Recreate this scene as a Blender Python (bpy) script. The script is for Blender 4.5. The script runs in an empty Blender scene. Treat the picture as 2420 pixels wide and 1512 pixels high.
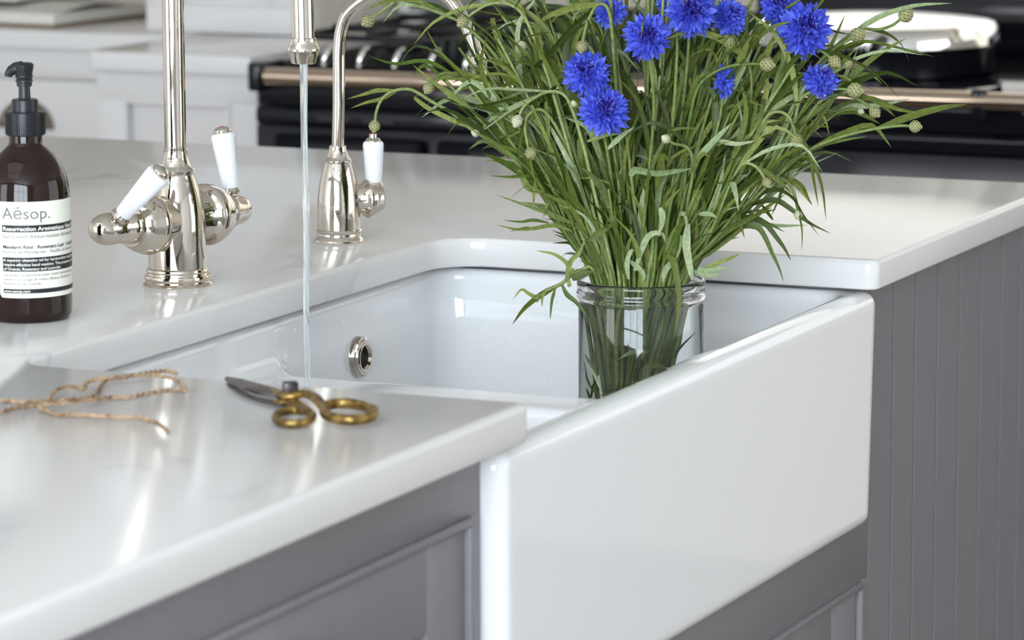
import bpy, bmesh, math, random
import numpy as np
from mathutils import Vector, Matrix, Quaternion
random.seed(7)
S = bpy.context.scene
COL = S.collection

# ------------------------------------------------------------------ camera
CAM = Vector((-2.58082634, -1.14127034, 0.51553532))
YAW, PITCH, ROLL, FPX = math.radians(65.85152622), math.radians(9.07604666), math.radians(-0.21627186), 8741.51
FW = Vector((math.sin(YAW) * math.cos(PITCH), math.cos(YAW) * math.cos(PITCH), -math.sin(PITCH)))
RT0 = Vector((math.cos(YAW), -math.sin(YAW), 0))
UP0 = RT0.cross(FW)
RT = RT0 * math.cos(ROLL) + UP0 * math.sin(ROLL)
UP = UP0 * math.cos(ROLL) - RT0 * math.sin(ROLL)
cd = bpy.data.cameras.new('camera')
cam = bpy.data.objects.new('camera', cd)
COL.objects.link(cam)
m = Matrix.Identity(4)
for i in range(3):
    m[i][0], m[i][1], m[i][2], m[i][3] = RT[i], UP[i], -FW[i], CAM[i]
cam.matrix_world = m
cd.sensor_width = 36
cd.lens = FPX / 2420 * 36
cd.clip_start, cd.clip_end = 0.05, 100
cd.dof.use_dof = True
cd.dof.focus_distance = 3.52
cd.dof.aperture_fstop = 9.3
S.camera = cam

# ------------------------------------------------------------------ world, lights, exposure
S.view_settings.view_transform = 'Standard'
S.view_settings.look = 'None'
S.view_settings.gamma = 1
S.view_settings.use_curve_mapping = False
S.view_settings.exposure = -0.03
S.cycles.sample_clamp_indirect = 8
S.cycles.transmission_bounces = 16
S.cycles.max_bounces = 16
W = bpy.data.worlds.new('daylight')
S.world = W
W.use_nodes = True
wn, wl = W.node_tree.nodes, W.node_tree.links
bg = wn['Background']
tc = wn.new('ShaderNodeTexCoord')
sx = wn.new('ShaderNodeSeparateXYZ')
wl.new(tc.outputs['Generated'], sx.inputs[0])
cr = wn.new('ShaderNodeValToRGB')
cr.color_ramp.elements[0].position = 0.44
cr.color_ramp.elements[0].color = (.10, .16, .05, 1)
cr.color_ramp.elements[1].position = 0.56
cr.color_ramp.elements[1].color = (1, .975, .93, 1)
e = cr.color_ramp.elements.new(0.505)
e.color = (.30, .42, .16, 1)
ma = wn.new('ShaderNodeMath')
ma.operation = 'MULTIPLY_ADD'
ma.inputs[1].default_value = .5
ma.inputs[2].default_value = .5
wl.new(sx.outputs[2], ma.inputs[0])
wl.new(ma.outputs[0], cr.inputs[0])
wl.new(cr.outputs[0], bg.inputs[0])
bg.inputs[1].default_value = 1.5


def area(name, loc, target, sx_, sy_, power, col):
    l = bpy.data.lights.new(name, 'AREA')
    l.shape = 'RECTANGLE'
    l.size, l.size_y, l.energy, l.color = sx_, sy_, power, col
    o = bpy.data.objects.new(name, l)
    COL.objects.link(o)
    o.location = loc
    o.rotation_euler = (Vector(target) - Vector(loc)).to_track_quat('-Z', 'Y').to_euler()
    return o


# daylight through the windows of the room (behind the camera, left, right)
area('window_light_rear', (-3.72, -.55, .60), (0, -.55, .60), 2.7, 1.6, 222, (.80, .90, 1))
area('window_light_door', (-3.72, 3.30, .25), (0, 3.30, .25), 1.9, 2.2, 78, (.92, .95, 1))
area('window_light_roof', (-1.5, 1.0, 1.56), (-1.5, 1.0, 0), 1.8, 1.4, 8, (.88, .94, 1))
area('window_light_left', (1.0, 4.33, .6), (1.0, 0, .6), 2.4, 1.6, 6, (1, .96, .92))
area('window_light_right', (1.7, -3.35, .55), (1.7, 0, .55), 2.4, 1.7, 30, (.96, .96, 1))

# ------------------------------------------------------------------ helpers


def ray(x, y):
    return FW + RT * ((x - 1210) / FPX) + UP * ((756 - y) / FPX)


def at_z(x, y, z=0.0):
    d = ray(x, y)
    return CAM + d * ((z - CAM.z) / d.z)


def at_x(x, y, X):
    d = ray(x, y)
    return CAM + d * ((X - CAM.x) / d.x)


def at_d(x, y, dep):
    return CAM + ray(x, y) * dep


def obj(name, me, mat=None, parent=None, loc=None):
    if isinstance(me, bmesh.types.BMesh):
        bm = me
        me = bpy.data.meshes.new(name)
        bm.to_mesh(me)
        bm.free()
    if mat is not None and not me.materials:
        me.materials.append(mat)
    o = bpy.data.objects.new(name, me)
    COL.objects.link(o)
    if parent is not None:
        o.parent = parent
    if loc is not None:
        o.location = loc
    return o


def smooth(me, angle=None):
    if isinstance(me, bpy.types.Object):
        me = me.data
    for p in me.polygons:
        p.use_smooth = True
    if angle is not None:
        bm = bmesh.new()
        bm.from_mesh(me)
        for e in bm.edges:
            if len(e.link_faces) == 2 and e.calc_face_angle(0) > math.radians(angle):
                e.smooth = False
        bm.to_mesh(me)
        bm.free()


def tag(o, label, cat, group=None):
    o['label'] = label
    o['category'] = cat
    if group:
        o['group'] = group
    return o


def thing(name, label, cat, loc=(0, 0, 0), group=None):
    o = bpy.data.objects.new(name, None)
    o.empty_display_size = .02
    COL.objects.link(o)
    o.location = loc
    return tag(o, label, cat, group)


def struct(o):
    o['kind'] = 'structure'
    return o


def bm_box(a, b, bev=0.0, seg=2, bm=None):
    own = bm is None
    t = bmesh.new()
    bmesh.ops.create_cube(t, size=1)
    c = [(a[i] + b[i]) / 2 for i in range(3)]
    s = [abs(b[i] - a[i]) for i in range(3)]
    for v in t.verts:
        v.co = Vector((v.co.x * s[0] + c[0], v.co.y * s[1] + c[1], v.co.z * s[2] + c[2]))
    if bev > 0:
        bmesh.ops.bevel(t, geom=t.edges[:], offset=bev, segments=seg, profile=.5, affect='EDGES')
    if own:
        return t
    me = bpy.data.meshes.new('tmp')
    t.to_mesh(me)
    t.free()
    bm.from_mesh(me)
    bpy.data.meshes.remove(me)
    return bm


def box(name, a, b, mat, parent=None, bev=0.0, seg=2):
    o = obj(name, bm_box(a, b, bev, seg), mat, parent)
    if bev > 0:
        smooth(o, 40)
    return o


def lathe_bm(prof, n=48, close=True, bm=None, mtx=None):
    bm = bm or bmesh.new()
    mtx = mtx or Matrix.Identity(4)
    rings = []
    for r, z in prof:
        if r < 1e-6:
            rings.append([bm.verts.new(mtx @ Vector((0, 0, z)))])
        else:
            rings.append([bm.verts.new(mtx @ Vector((r * math.cos(2 * math.pi * k / n), r * math.sin(2 * math.pi * k / n), z))) for k in range(n)])
    for a, b in zip(rings, rings[1:]):
        for k in range(n):
            k2 = (k + 1) % n
            if len(a) == 1 and len(b) == 1:
                continue
            if len(a) == 1:
                bm.faces.new((a[0], b[k], b[k2]))
            elif len(b) == 1:
                bm.faces.new((a[k], a[k2], b[0]))
            else:
                bm.faces.new((a[k], a[k2], b[k2], b[k]))
    if close:
        if len(rings[0]) > 1:
            bm.faces.new(rings[0][::-1])
        if len(rings[-1]) > 1:
            bm.faces.new(rings[-1])
    bmesh.ops.recalc_face_normals(bm, faces=bm.faces[:])
    return bm


def axis_mtx(origin, d):
    q = Vector((0, 0, 1)).rotation_difference(Vector(d).normalized())
    return Matrix.Translation(origin) @ q.to_matrix().to_4x4()


def lathe(name, prof, mat, parent=None, n=48, origin=(0, 0, 0), d=(0, 0, 1), ang=35):
    o = obj(name, lathe_bm(prof, n, True, None, axis_mtx(origin, d)), mat, parent)
    smooth(o, ang)
    return o


def spline(pts, n):
    """Catmull-Rom through the points, n samples per span."""
    P = [Vector(p) for p in pts]
    if len(P) == 2:
        return [P[0].lerp(P[1], i / n) for i in range(n + 1)]
    P = [P[0] * 2 - P[1]] + P + [P[-1] * 2 - P[-2]]
    out = []
    for i in range(1, len(P) - 2):
        a, b, c, d = P[i - 1:i + 3]
        for k in range(n):
            t = k / n
            out.append(.5 * (2 * b + (c - a) * t + (2 * a - 5 * b + 4 * c - d) * t * t + (3 * b - a - 3 * c + d) * t ** 3))
    out.append(P[-2])
    return out


def tube_bm(pts, rad, n=12, cap=True, closed=False, bm=None, flat=None):
    bm = bm or bmesh.new()
    N = len(pts)
    pts = [Vector(p) for p in pts]
    rs = rad if isinstance(rad, (list, tuple)) else [rad] * N
    tang = []
    for i in range(N):
        if closed:
            t = pts[(i + 1) % N] - pts[i - 1]
        else:
            t = pts[min(i + 1, N - 1)] - pts[max(i - 1, 0)]
        tang.append(t.normalized() if t.length > 1e-9 else Vector((0, 0, 1)))
    u = tang[0].orthogonal().normalized() if flat is None else Vector(flat[2])
    rings = []
    for i in range(N):
        t = tang[i]
        u = (u - t * u.dot(t))
        u = u.normalized() if u.length > 1e-8 else t.orthogonal().normalized()
        w = t.cross(u)
        ru, rw = (rs[i], rs[i]) if flat is None else (rs[i] * flat[0], rs[i] * flat[1])
        rings.append([bm.verts.new(pts[i] + u * (ru * math.cos(2 * math.pi * k / n)) + w * (rw * math.sin(2 * math.pi * k / n))) for k in range(n)])
    R = rings + ([rings[0]] if closed else [])
    for a, b in zip(R, R[1:]):
        for k in range(n):
            k2 = (k + 1) % n
            bm.faces.new((a[k], a[k2], b[k2], b[k]))
    if cap and not closed:
        bm.faces.new(rings[0][::-1])
        bm.faces.new(rings[-1])
    return bm


def tube(name, pts, rad, mat, parent=None, n=12, **k):
    o = obj(name, tube_bm(pts, rad, n, **k), mat, parent)
    smooth(o, 50)
    return o


def rounded_outline(pts):
    """pts: (x, y, radius) corners -> polyline with rounded corners."""
    out = []
    n = len(pts)
    for i in range(n):
        x, y, r = pts[i]
        p = Vector((x, y))
        if r <= 0:
            out.append(p)
            continue
        a = (Vector(pts[i - 1][:2]) - p).normalized()
        b = (Vector(pts[(i + 1) % n][:2]) - p).normalized()
        half = a.angle(b) / 2
        t = r / math.tan(half)
        c = p + (a + b).normalized() * (r / math.sin(half))
        p0, p1 = p + a * t, p + b * t
        a0 = math.atan2(p0.y - c.y, p0.x - c.x)
        a1 = math.atan2(p1.y - c.y, p1.x - c.x)
        da = (a1 - a0 + math.pi) % (2 * math.pi) - math.pi
        k = 8
        for j in range(k + 1):
            q = a0 + da * j / k
            out.append(c + Vector((math.cos(q), math.sin(q))) * r)
    return out


def slab_bm(outline, z0, z1, bev_top=.005, bev_bot=.002, seg=3):
    bm = bmesh.new()
    f = bm.faces.new([bm.verts.new((p.x, p.y, z1)) for p in outline])
    bm.normal_update()
    if f.normal.z < 0:
        f.normal_flip()
    ext = bmesh.ops.extrude_face_region(bm, geom=[f])
    nf = [g for g in ext['geom'] if isinstance(g, bmesh.types.BMFace)]
    # the extruded copy becomes the bottom
    vs = {v for q in nf for v in q.verts}
    for v in vs:
        v.co.z = z0
    bmesh.ops.recalc_face_normals(bm, faces=bm.faces[:])
    for zz, off in ((z1, bev_top), (z0, bev_bot)):
        if off > 0:
            ed = [e for e in bm.edges if all(abs(v.co.z - zz) < 1e-6 for v in e.verts)]
            bmesh.ops.bevel(bm, geom=ed, offset=off, segments=seg, profile=.5, affect='EDGES')
    return bm


# ------------------------------------------------------------------ materials
MATS = {}


def mat(name, base=(.8, .8, .8), rough=.5, metal=0.0, spec=.5, trans=0.0, ior=1.45, coat=0.0):
    mt = bpy.data.materials.new(name)
    mt.use_nodes = True
    b = mt.node_tree.nodes['Principled BSDF']
    b.inputs['Base Color'].default_value = (*base, 1)
    b.inputs['Roughness'].default_value = rough
    b.inputs['Metallic'].default_value = metal
    b.inputs['Specular IOR Level'].default_value = spec
    b.inputs['Transmission Weight'].default_value = trans
    b.inputs['IOR'].default_value = ior
    b.inputs['Coat Weight'].default_value = coat
    MATS[name] = mt
    return mt


def noise_color(mt, cols, scale, detail=4, pos=(.35, .65), stretch=(1, 1, 1), obj_coord=True, bump=0.0, distortion=0.0):
    nt = mt.node_tree
    b = nt.nodes['Principled BSDF']
    t = nt.nodes.new('ShaderNodeTexCoord')
    mp = nt.nodes.new('ShaderNodeMapping')
    mp.inputs['Scale'].default_value = stretch
    nt.links.new(t.outputs['Object'], mp.inputs[0])
    nz = nt.nodes.new('ShaderNodeTexNoise')
    nz.inputs['Scale'].default_value = scale
    nz.inputs['Detail'].default_value = detail
    nz.inputs['Distortion'].default_value = distortion
    nt.links.new(mp.outputs[0], nz.inputs['Vector'])
    r = nt.nodes.new('ShaderNodeValToRGB')
    r.color_ramp.elements[0].position, r.color_ramp.elements[1].position = pos
    r.color_ramp.elements[0].color = (*cols[0], 1)
    r.color_ramp.elements[1].color = (*cols[1], 1)
    nt.links.new(nz.outputs[0], r.inputs[0])
    nt.links.new(r.outputs[0], b.inputs['Base Color'])
    if bump:
        bp = nt.nodes.new('ShaderNodeBump')
        bp.inputs['Strength'].default_value = bump
        bp.inputs['Distance'].default_value = .001
        nt.links.new(nz.outputs[0], bp.inputs['Height'])
        nt.links.new(bp.outputs[0], b.inputs['Normal'])
    return r


# marble: pale with thin grey veins and soft clouds
M_MARBLE = mat('marble_quartz', (.755, .74, .72), .15, 0, .42)
nt = M_MARBLE.node_tree
b = nt.nodes['Principled BSDF']
t = nt.nodes.new('ShaderNodeTexCoord')
mp = nt.nodes.new('ShaderNodeMapping')
mp.inputs['Rotation'].default_value = (0, 0, .5)
mp.inputs['Scale'].default_value = (1, 2.2, 1)
nt.links.new(t.outputs['Object'], mp.inputs[0])
n1 = nt.nodes.new('ShaderNodeTexNoise')
n1.inputs['Scale'].default_value = 2.6
n1.inputs['Detail'].default_value = 7
n1.inputs['Distortion'].default_value = 1.2
nt.links.new(mp.outputs[0], n1.inputs['Vector'])
vein = nt.nodes.new('ShaderNodeValToRGB')
vein.color_ramp.elements[0].position = .470
vein.color_ramp.elements[0].color = (0, 0, 0, 1)
vein.color_ramp.elements[1].position = .530
vein.color_ramp.elements[1].color = (0, 0, 0, 1)
e = vein.color_ramp.elements.new(.5)
e.color = (1, 1, 1, 1)
nt.links.new(n1.outputs[0], vein.inputs[0])
n2 = nt.nodes.new('ShaderNodeTexNoise')
n2.inputs['Scale'].default_value = 3.1
n2.inputs['Detail'].default_value = 3
nt.links.new(t.outputs['Object'], n2.inputs['Vector'])
msk = nt.nodes.new('ShaderNodeValToRGB')
msk.color_ramp.elements[0].position = .55
msk.color_ramp.elements[1].position = .72
nt.links.new(n2.outputs[0], msk.inputs[0])
mu = nt.nodes.new('ShaderNodeMath')
mu.operation = 'MULTIPLY'
nt.links.new(vein.outputs[0], mu.inputs[0])
nt.links.new(msk.outputs[0], mu.inputs[1])
mx = nt.nodes.new('ShaderNodeMix')
mx.data_type = 'RGBA'
mx.inputs['A'].default_value = (.755, .74, .72, 1)
mx.inputs['B'].default_value = (.50, .51, .54, 1)
nt.links.new(mu.outputs[0], mx.inputs['Factor'])
nt.links.new(mx.outputs['Result'], b.inputs['Base Color'])

M_CLAY = mat('fireclay_glaze', (.885, .885, .885), .07, coat=.3)
M_GREY = mat('grey_cabinet_paint', (.175, .165, .175), .42)
noise_color(M_GREY, ((.197, .184, .196), (.206, .193, .205)), 30, 3)
M_PALE = mat('pale_cabinet_paint', (.73, .71, .695), .45)
M_TAUPE = mat('taupe_paint', (.64, .595, .54), .5)
M_NICKEL = mat('polished_nickel', (.67, .605, .525), .035, 1)
M_PORC = mat('white_porcelain', (.88, .89, .91), .12, coat=.4)
M_BRASS = mat('aged_brass', (.45, .27, .07), .40, .9)
noise_color(M_BRASS, ((.11, .06, .018), (.46, .31, .10)), 110, 5)
M_STEEL = mat('blackened_steel', (.07, .06, .065), .34, .85)
noise_color(M_STEEL, ((.035, .03, .033), (.16, .14, .135)), 60, 4)
M_JUTE = mat('jute_twine', (.42, .26, .12), .9)
noise_color(M_JUTE, ((.17, .095, .045), (.46, .32, .20)), 120, 3)
M_AMBER = mat('dark_amber_glass', (.014, .005, .0035), .05, 0, .45)
M_BLACKP = mat('black_plastic', (.012, .013, .016), .3)
M_LABEL = mat('cream_label', (.80, .80, .70), .5)
M_INK = mat('black_ink', (.012, .012, .016), .5)
M_INKG = mat('grey_ink', (.16, .16, .16), .5)
M_ENAMEL = mat('black_enamel', (.008, .008, .012), .10, 0, .35)
M_IRON = mat('cast_iron', (.010, .010, .012), .42, 0, .3)
M_HOB = mat('matt_black_hob', (.008, .008, .009), .7, 0, .08)
M_DOOR = mat('dark_oven_door', (.008, .008, .012), .3, 0, .05)
M_RAIL = mat('bronze_rail', (.62, .49, .38), .06, 1)
M_CHROME = mat('chrome', (.86, .84, .80), .05, 1)
M_ANTIQUE = mat('antique_pull', (.28, .24, .19), .3, 1)
M_WHITE = mat('white_gloss', (.8, .8, .78), .35)
M_RED = mat('red_badge', (.5, .012, .02), .3)
M_GREEN = mat('green_index', (.0, .22, .09), .3)
M_WALL = mat('plaster_wall', (.70, .70, .70), .8)
M_WALLB = mat('beige_plaster', (.62, .55, .47), .8)
M_CEIL = mat('ceiling_paint', (.82, .82, .81), .9)
M_FLOOR = mat('oak_floor', (.36, .25, .16), .4)
noise_color(M_FLOOR, ((.24, .21, .18), (.34, .30, .26)), 6, 4, stretch=(1, 9, 1))
M_PAPER = mat('book_paper', (.70, .68, .62), .8)
M_KRAFT = mat('brown_cover', (.16, .10, .045), .7)
M_LEATHER = mat('tan_leather', (.22, .09, .035), .5)
M_PIC = mat('grey_print', (.20, .20, .19), .35)
M_GLASS = mat('clear_glass', (.975, .99, .985), 0, 0, .5, 1, 1.46)
M_WATER = mat('water', (.99, 1, .995), 0, 0, .5, 1, 1.333)
M_STREAM = mat('running_water', (.93, .96, .96), .06, 0, .5, .86, 1.333)
M_DROPGLINT = mat('water_drop', (1, 1, 1), .03, 0, .9, 0, 1.333)  # opaque white instead of clear water: the drops' sparkle is put into the colour
M_SHADOWGAP = mat('dark_gap', (.03, .028, .03), .7)


def leafmat(name, c0, c1, tl=.28):
    mt = mat(name, c0, .5)
    nt = mt.node_tree
    b = nt.nodes['Principled BSDF']
    out = nt.nodes['Material Output']
    oi = nt.nodes.new('ShaderNodeObjectInfo')
    r = nt.nodes.new('ShaderNodeValToRGB')
    r.color_ramp.elements[0].color = (*c0, 1)
    r.color_ramp.elements[1].color = (*c1, 1)
    nt.links.new(oi.outputs['Random'], r.inputs[0])
    # fine lengthwise fibres
    t = nt.nodes.new('ShaderNodeTexCoord')
    nz = nt.nodes.new('ShaderNodeTexNoise')
    nz.inputs['Scale'].default_value = 260
    nt.links.new(t.outputs['Object'], nz.inputs['Vector'])
    mx = nt.nodes.new('ShaderNodeMix')
    mx.data_type = 'RGBA'
    mx.blend_type = 'MULTIPLY'
    mx.inputs['Factor'].default_value = .55
    g = nt.nodes.new('ShaderNodeValToRGB')
    g.color_ramp.elements[0].position, g.color_ramp.elements[1].position = .35, .65
    g.color_ramp.elements[0].color = (.55, .6, .55, 1)
    g.color_ramp.elements[1].color = (1.2, 1.2, 1.15, 1)
    nt.links.new(nz.outputs[0], g.inputs[0])
    nt.links.new(r.outputs[0], mx.inputs['A'])
    nt.links.new(g.outputs[0], mx.inputs['B'])
    nt.links.new(mx.outputs['Result'], b.inputs['Base Color'])
    tr = nt.nodes.new('ShaderNodeBsdfTranslucent')
    nt.links.new(mx.outputs['Result'], tr.inputs[0])
    ms = nt.nodes.new('ShaderNodeMixShader')
    ms.inputs[0].default_value = tl
    nt.links.new(b.outputs[0], ms.inputs[1])
    nt.links.new(tr.outputs[0], ms.inputs[2])
    nt.links.new(ms.outputs[0], out.inputs[0])
    return mt


M_LEAF = leafmat('cornflower_leaf', (.080, .130, .010), (.26, .30, .070))
M_LEAFD = leafmat('cornflower_leaf_deep', (.032, .060, .006), (.12, .16, .026))
M_LEAFP = leafmat('cornflower_leaf_pale', (.30, .38, .18), (.42, .49, .29))
M_STEM = leafmat('cornflower_stem', (.11, .17, .025), (.27, .32, .11), .1)
M_PETAL = leafmat('cornflower_petal', (.065, .085, .66), (.17, .23, .95), .25)
M_CORE = leafmat('cornflower_core', (.020, .008, .20), (.05, .015, .30), .1)
M_POLLEN = mat('pollen', (.8, .8, .8), .6)
M_BUD = mat('bud_scales', (.33, .35, .15), .6)
M_BUDTIP = mat('bud_scale_edges', (.17, .10, .055), .6)
M_BUDP = mat('pale_bud', (.58, .58, .40), .6)

# ------------------------------------------------------------------ room
WT = 0.0          # worktop height
FLOOR = -.92
CEIL = 1.58
XB = 3.36         # back wall plane
XR, YL, YR = -3.8, 4.4, -3.4
struct(box('floor', (XR, YR, FLOOR - .1), (XB, YL, FLOOR), M_FLOOR))
struct(box('ceiling', (XR, YR, CEIL), (XB, YL, CEIL + .1), M_CEIL))


def wall_with_hole(name, axis, pos, thick, u0, u1, z0, z1, holes, mt):
    """wall in the plane axis = pos, pierced by rectangular openings (u, z)."""
    bm = bmesh.new()
    us = sorted({u0, u1, *[h[0] for h in holes], *[h[1] for h in holes]})
    zs = sorted({z0, z1, *[h[2] for h in holes], *[h[3] for h in holes]})
    for a, b_ in zip(us, us[1:]):
        for c, d in zip(zs, zs[1:]):
            mu_, mz = (a + b_) / 2, (c + d) / 2
            if any(h[0] < mu_ < h[1] and h[2] < mz < h[3] for h in holes):
                continue
            if axis == 'x':
                bm_box((pos, a, c), (pos + thick, b_, d), 0, 2, bm)
            else:
                bm_box((a, pos, c), (b_, pos + thick, d), 0, 2, bm)
    bmesh.ops.remove_doubles(bm, verts=bm.verts[:], dist=1e-5)
    return struct(obj(name, bm, mt))


WIN = (-1.6, 1.25, .092, 1.15)
wall_with_hole('wall_back', 'x', XB, .2, YR, YL, FLOOR, CEIL, [WIN], M_WALLB)
struct(box('wall_rear', (XR - .1, YR, FLOOR), (XR, YL, CEIL), M_WALL))
struct(box('wall_left', (XR, YL, FLOOR), (XB, YL + .1, CEIL), M_WALL))
struct(box('wall_right', (XR, YR - .1, FLOOR), (XB, YR, CEIL), M_WALL))


def window(n, axis, pos, u0, u1, z0, z1, cols, rows, inward):
    bm = bmesh.new()
    w, d = .045, .05

    def bar(a0, a1, c0, c1):
        if axis == 'x':
            bm_box((pos, a0, c0), (pos + d * inward, a1, c1), 0, 2, bm)
        elif axis == 'y':
            bm_box((a0, pos, c0), (a1, pos + d * inward, c1), 0, 2, bm)
        else:
            bm_box((a0, c0, pos), (a1, c1, pos + d * inward), 0, 2, bm)
    bar(u0, u1, z0, z0 + w)
    bar(u0, u1, z1 - w, z1)
    for i in range(cols + 1):
        c = u0 + (u1 - u0) * i / cols
        c = min(max(c, u0 + w / 2), u1 - w / 2)
        bar(c - w / 2, c + w / 2, z0 + w, z1 - w)
    for j in range(1, rows):
        c = z0 + (z1 - z0) * j / rows
        bar(u0 + w, u1 - w, c - .012, c + .012)
    o = struct(obj('window_%d' % n, bm, M_WHITE))
    return o


window(1, 'x', XB + .12, WIN[0], WIN[1], WIN[2], WIN[3], 2, 1, 1)
window(2, 'x', XR + .05, -1.95, .85, -.20, 1.45, 3, 2, 1)
window(6, 'x', XR + .05, 2.33, 4.27, FLOOR + .04, 1.37, 2, 1, 1)
window(5, 'z', CEIL - .03, -2.45, -.55, .25, 1.75, 2, 2, -1)
window(3, 'y', YL - .05, -.25, 2.25, -.25, 1.45, 3, 2, -1)
window(4, 'y', YR + .06, .45, 2.95, -.35, 1.45, 3, 2, 1)

# ------------------------------------------------------------------ island worktop
CW, CDp = .839, .4635         # sink cut-out
IX0, IX1, IY1 = -1.45, 1.507, 1.40
TH = .030
outl = rounded_outline([(IX0, 0, .01), (0, 0, .011), (0, CDp, .03), (CW, CDp, .05), (CW, 0, .012), (IX1, 0, .012), (IX1, IY1, .012), (IX0, IY1, .012)])
top = obj('island_worktop', slab_bm(outl, -TH, 0, .0055, .0025), M_MARBLE)
smooth(top, 30)
tag(top, 'white veined stone worktop of the kitchen island, cut out around the sink', 'worktop')

# ------------------------------------------------------------------ sink (double bowl, glazed fireclay): smooth distance field -> mesh
SX0, SX1, SY0, SY1, SZ0, SZ1 = -.0345, .8715, .008, .505, -.268, -.0345


def smin(a, b, k):
    h = np.clip(.5 + .5 * (b - a) / k, 0, 1)
    return b * (1 - h) + a * h - k * h * (1 - h)


def rbox(X, Y, Z, x0, x1, y0, y1, z0, z1, r):
    qx = np.abs(X - (x0 + x1) / 2) - (x1 - x0) / 2 + r
    qy = np.abs(Y - (y0 + y1) / 2) - (y1 - y0) / 2 + r
    qz = np.abs(Z - (z0 + z1) / 2) - (z1 - z0) / 2 + r
    o = np.sqrt(np.maximum(qx, 0) ** 2 + np.maximum(qy, 0) ** 2 + np.maximum(qz, 0) ** 2)
    return o + np.minimum(np.maximum(qx, np.maximum(qy, qz)), 0) - r


def sink_sdf(X, Y, Z):
    Xt = X + np.clip(-Z + SZ1, 0, 1) * .068 * np.clip((X - .3) / .5, 0, 1)
    outer = rbox(Xt, Y, Z, SX0, SX1, SY0, SY1, SZ0, SZ1, .0135)
    up = rbox(X, Y, Z, -.008, .848, .043, .474, -.0845, .2, .024)
    r = rbox(X, Y, Z, .474, .848, .043, .474, -.238, .2, .030)
    l = rbox(X, Y, Z, -.008, .395, .043, .474, -.238, .2, .030)
    cut = smin(up, smin(l, r, .004), .014)
    return -smin(-outer, cut, .012)


def surface_nets(f, lo, hi, h):
    ax = [np.arange(lo[i], hi[i] + h, h) for i in range(3)]
    G = np.meshgrid(*ax, indexing='ij')
    V = f(*G)
    n = V.shape
    inside = V < 0
    cs = [(i, j, k) for i in (0, 1) for j in (0, 1) for k in (0, 1)]
    sl = lambda c: tuple(slice(c[d], n[d] - 1 + c[d]) for d in range(3))
    cnt = sum(inside[sl(c)].astype(np.int8) for c in cs)
    act = (cnt > 0) & (cnt < 8)
    idx = -np.ones(act.shape, np.int64)
    ii = np.argwhere(act)
    idx[act] = np.arange(len(ii))
    acc = np.zeros((len(ii), 3))
    num = np.zeros(len(ii))
    for a in cs:
        for d in range(3):
            if a[d]:
                continue
            b_ = list(a)
            b_[d] = 1
            va = V[ii[:, 0] + a[0], ii[:, 1] + a[1], ii[:, 2] + a[2]]
            vb = V[ii[:, 0] + b_[0], ii[:, 1] + b_[1], ii[:, 2] + b_[2]]
            cr_ = (va < 0) != (vb < 0)
            t = np.where(cr_, va / np.where(cr_, va - vb, 1), 0)
            p = np.tile(np.array(a, float), (len(ii), 1))
            p[:, d] += t
            acc += np.where(cr_[:, None], p, 0)
            num += cr_
    P = np.array(lo) + (ii + acc / num[:, None]) * h
    for _ in range(3):
        e_ = 1e-4
        v0 = f(P[:, 0], P[:, 1], P[:, 2])
        g = np.stack([(f(P[:, 0] + e_ * (d == 0), P[:, 1] + e_ * (d == 1), P[:, 2] + e_ * (d == 2)) - v0) / e_ for d in range(3)], 1)
        P = P - np.clip(v0 / np.maximum((g ** 2).sum(1), .2), -h / 2, h / 2)[:, None] * g
    F = []
    for d in range(3):
        a_, b_ = (d + 1) % 3, (d + 2) % 3
        s0 = [slice(1, n[q] - 1) for q in range(3)]
        s0[d] = slice(0, n[d] - 1)
        s1 = list(s0)
        s1[d] = slice(1, n[d])
        A, B = inside[tuple(s0)], inside[tuple(s1)]
        for flip, M in ((0, A & ~B), (1, ~A & B)):
            q = np.argwhere(M)
            q = q + np.array([0 if z == d else 1 for z in range(3)])
            ea, eb = np.eye(3, dtype=int)[a_], np.eye(3, dtype=int)[b_]
            c4 = [q - ea - eb, q - eb, q, q - ea]
            ids = np.stack([idx[c[:, 0], c[:, 1], c[:, 2]] for c in c4], 1)
            F.append(ids[:, ::-1] if flip else ids)
    return P, np.concatenate(F)


P, F = surface_nets(sink_sdf, (SX0 - .02, SY0 - .02, SZ0 - .02), (SX1 + .02, SY1 + .02, SZ1 + .02), .0052)
me = bpy.data.meshes.new('basin')
me.from_pydata(P.tolist(), [], F.tolist())
me.update()
sink = thing('butler_sink', 'white glazed double-bowl butler sink with a deep front apron, set into the island', 'sink', (.42, .25, SZ0))
sink_off = Vector((.42, .25, SZ0))
bas = obj('basin', me, M_CLAY, sink, -sink_off)
smooth(bas)
o = lathe('overflow_ring', [(0, .001), (.0105, .001), (.0105, .006), (.0125, .0085), (.0145, .0088), (.0158, .0078), (.0172, .0078), (.0180, .006), (.0200, .005), (.0205, .0035), (.0212, .002), (.0212, -.004), (0, -.004)],
          M_NICKEL, sink, 48, Vector((.650, .474, -.0975)) - sink_off, (0, -1, 0))
o['label'] = 'polished nickel overflow ring'
o = lathe('overflow_hole', [(0, .0016), (.0102, .0016), (.0102, .001), (0, .001)], M_SHADOWGAP, sink, 32, Vector((.650, .474, -.0975)) - sink_off, (0, -1, 0))
for cx in (.20, .66):
    o = lathe('waste', [(0, .001), (.03, .001), (.038, .003), (.044, .0015), (.044, -.004), (0, -.004)], M_NICKEL, sink, 48, Vector((cx, .30, -.238)) - sink_off)
    o['label'] = 'polished nickel waste'

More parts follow.
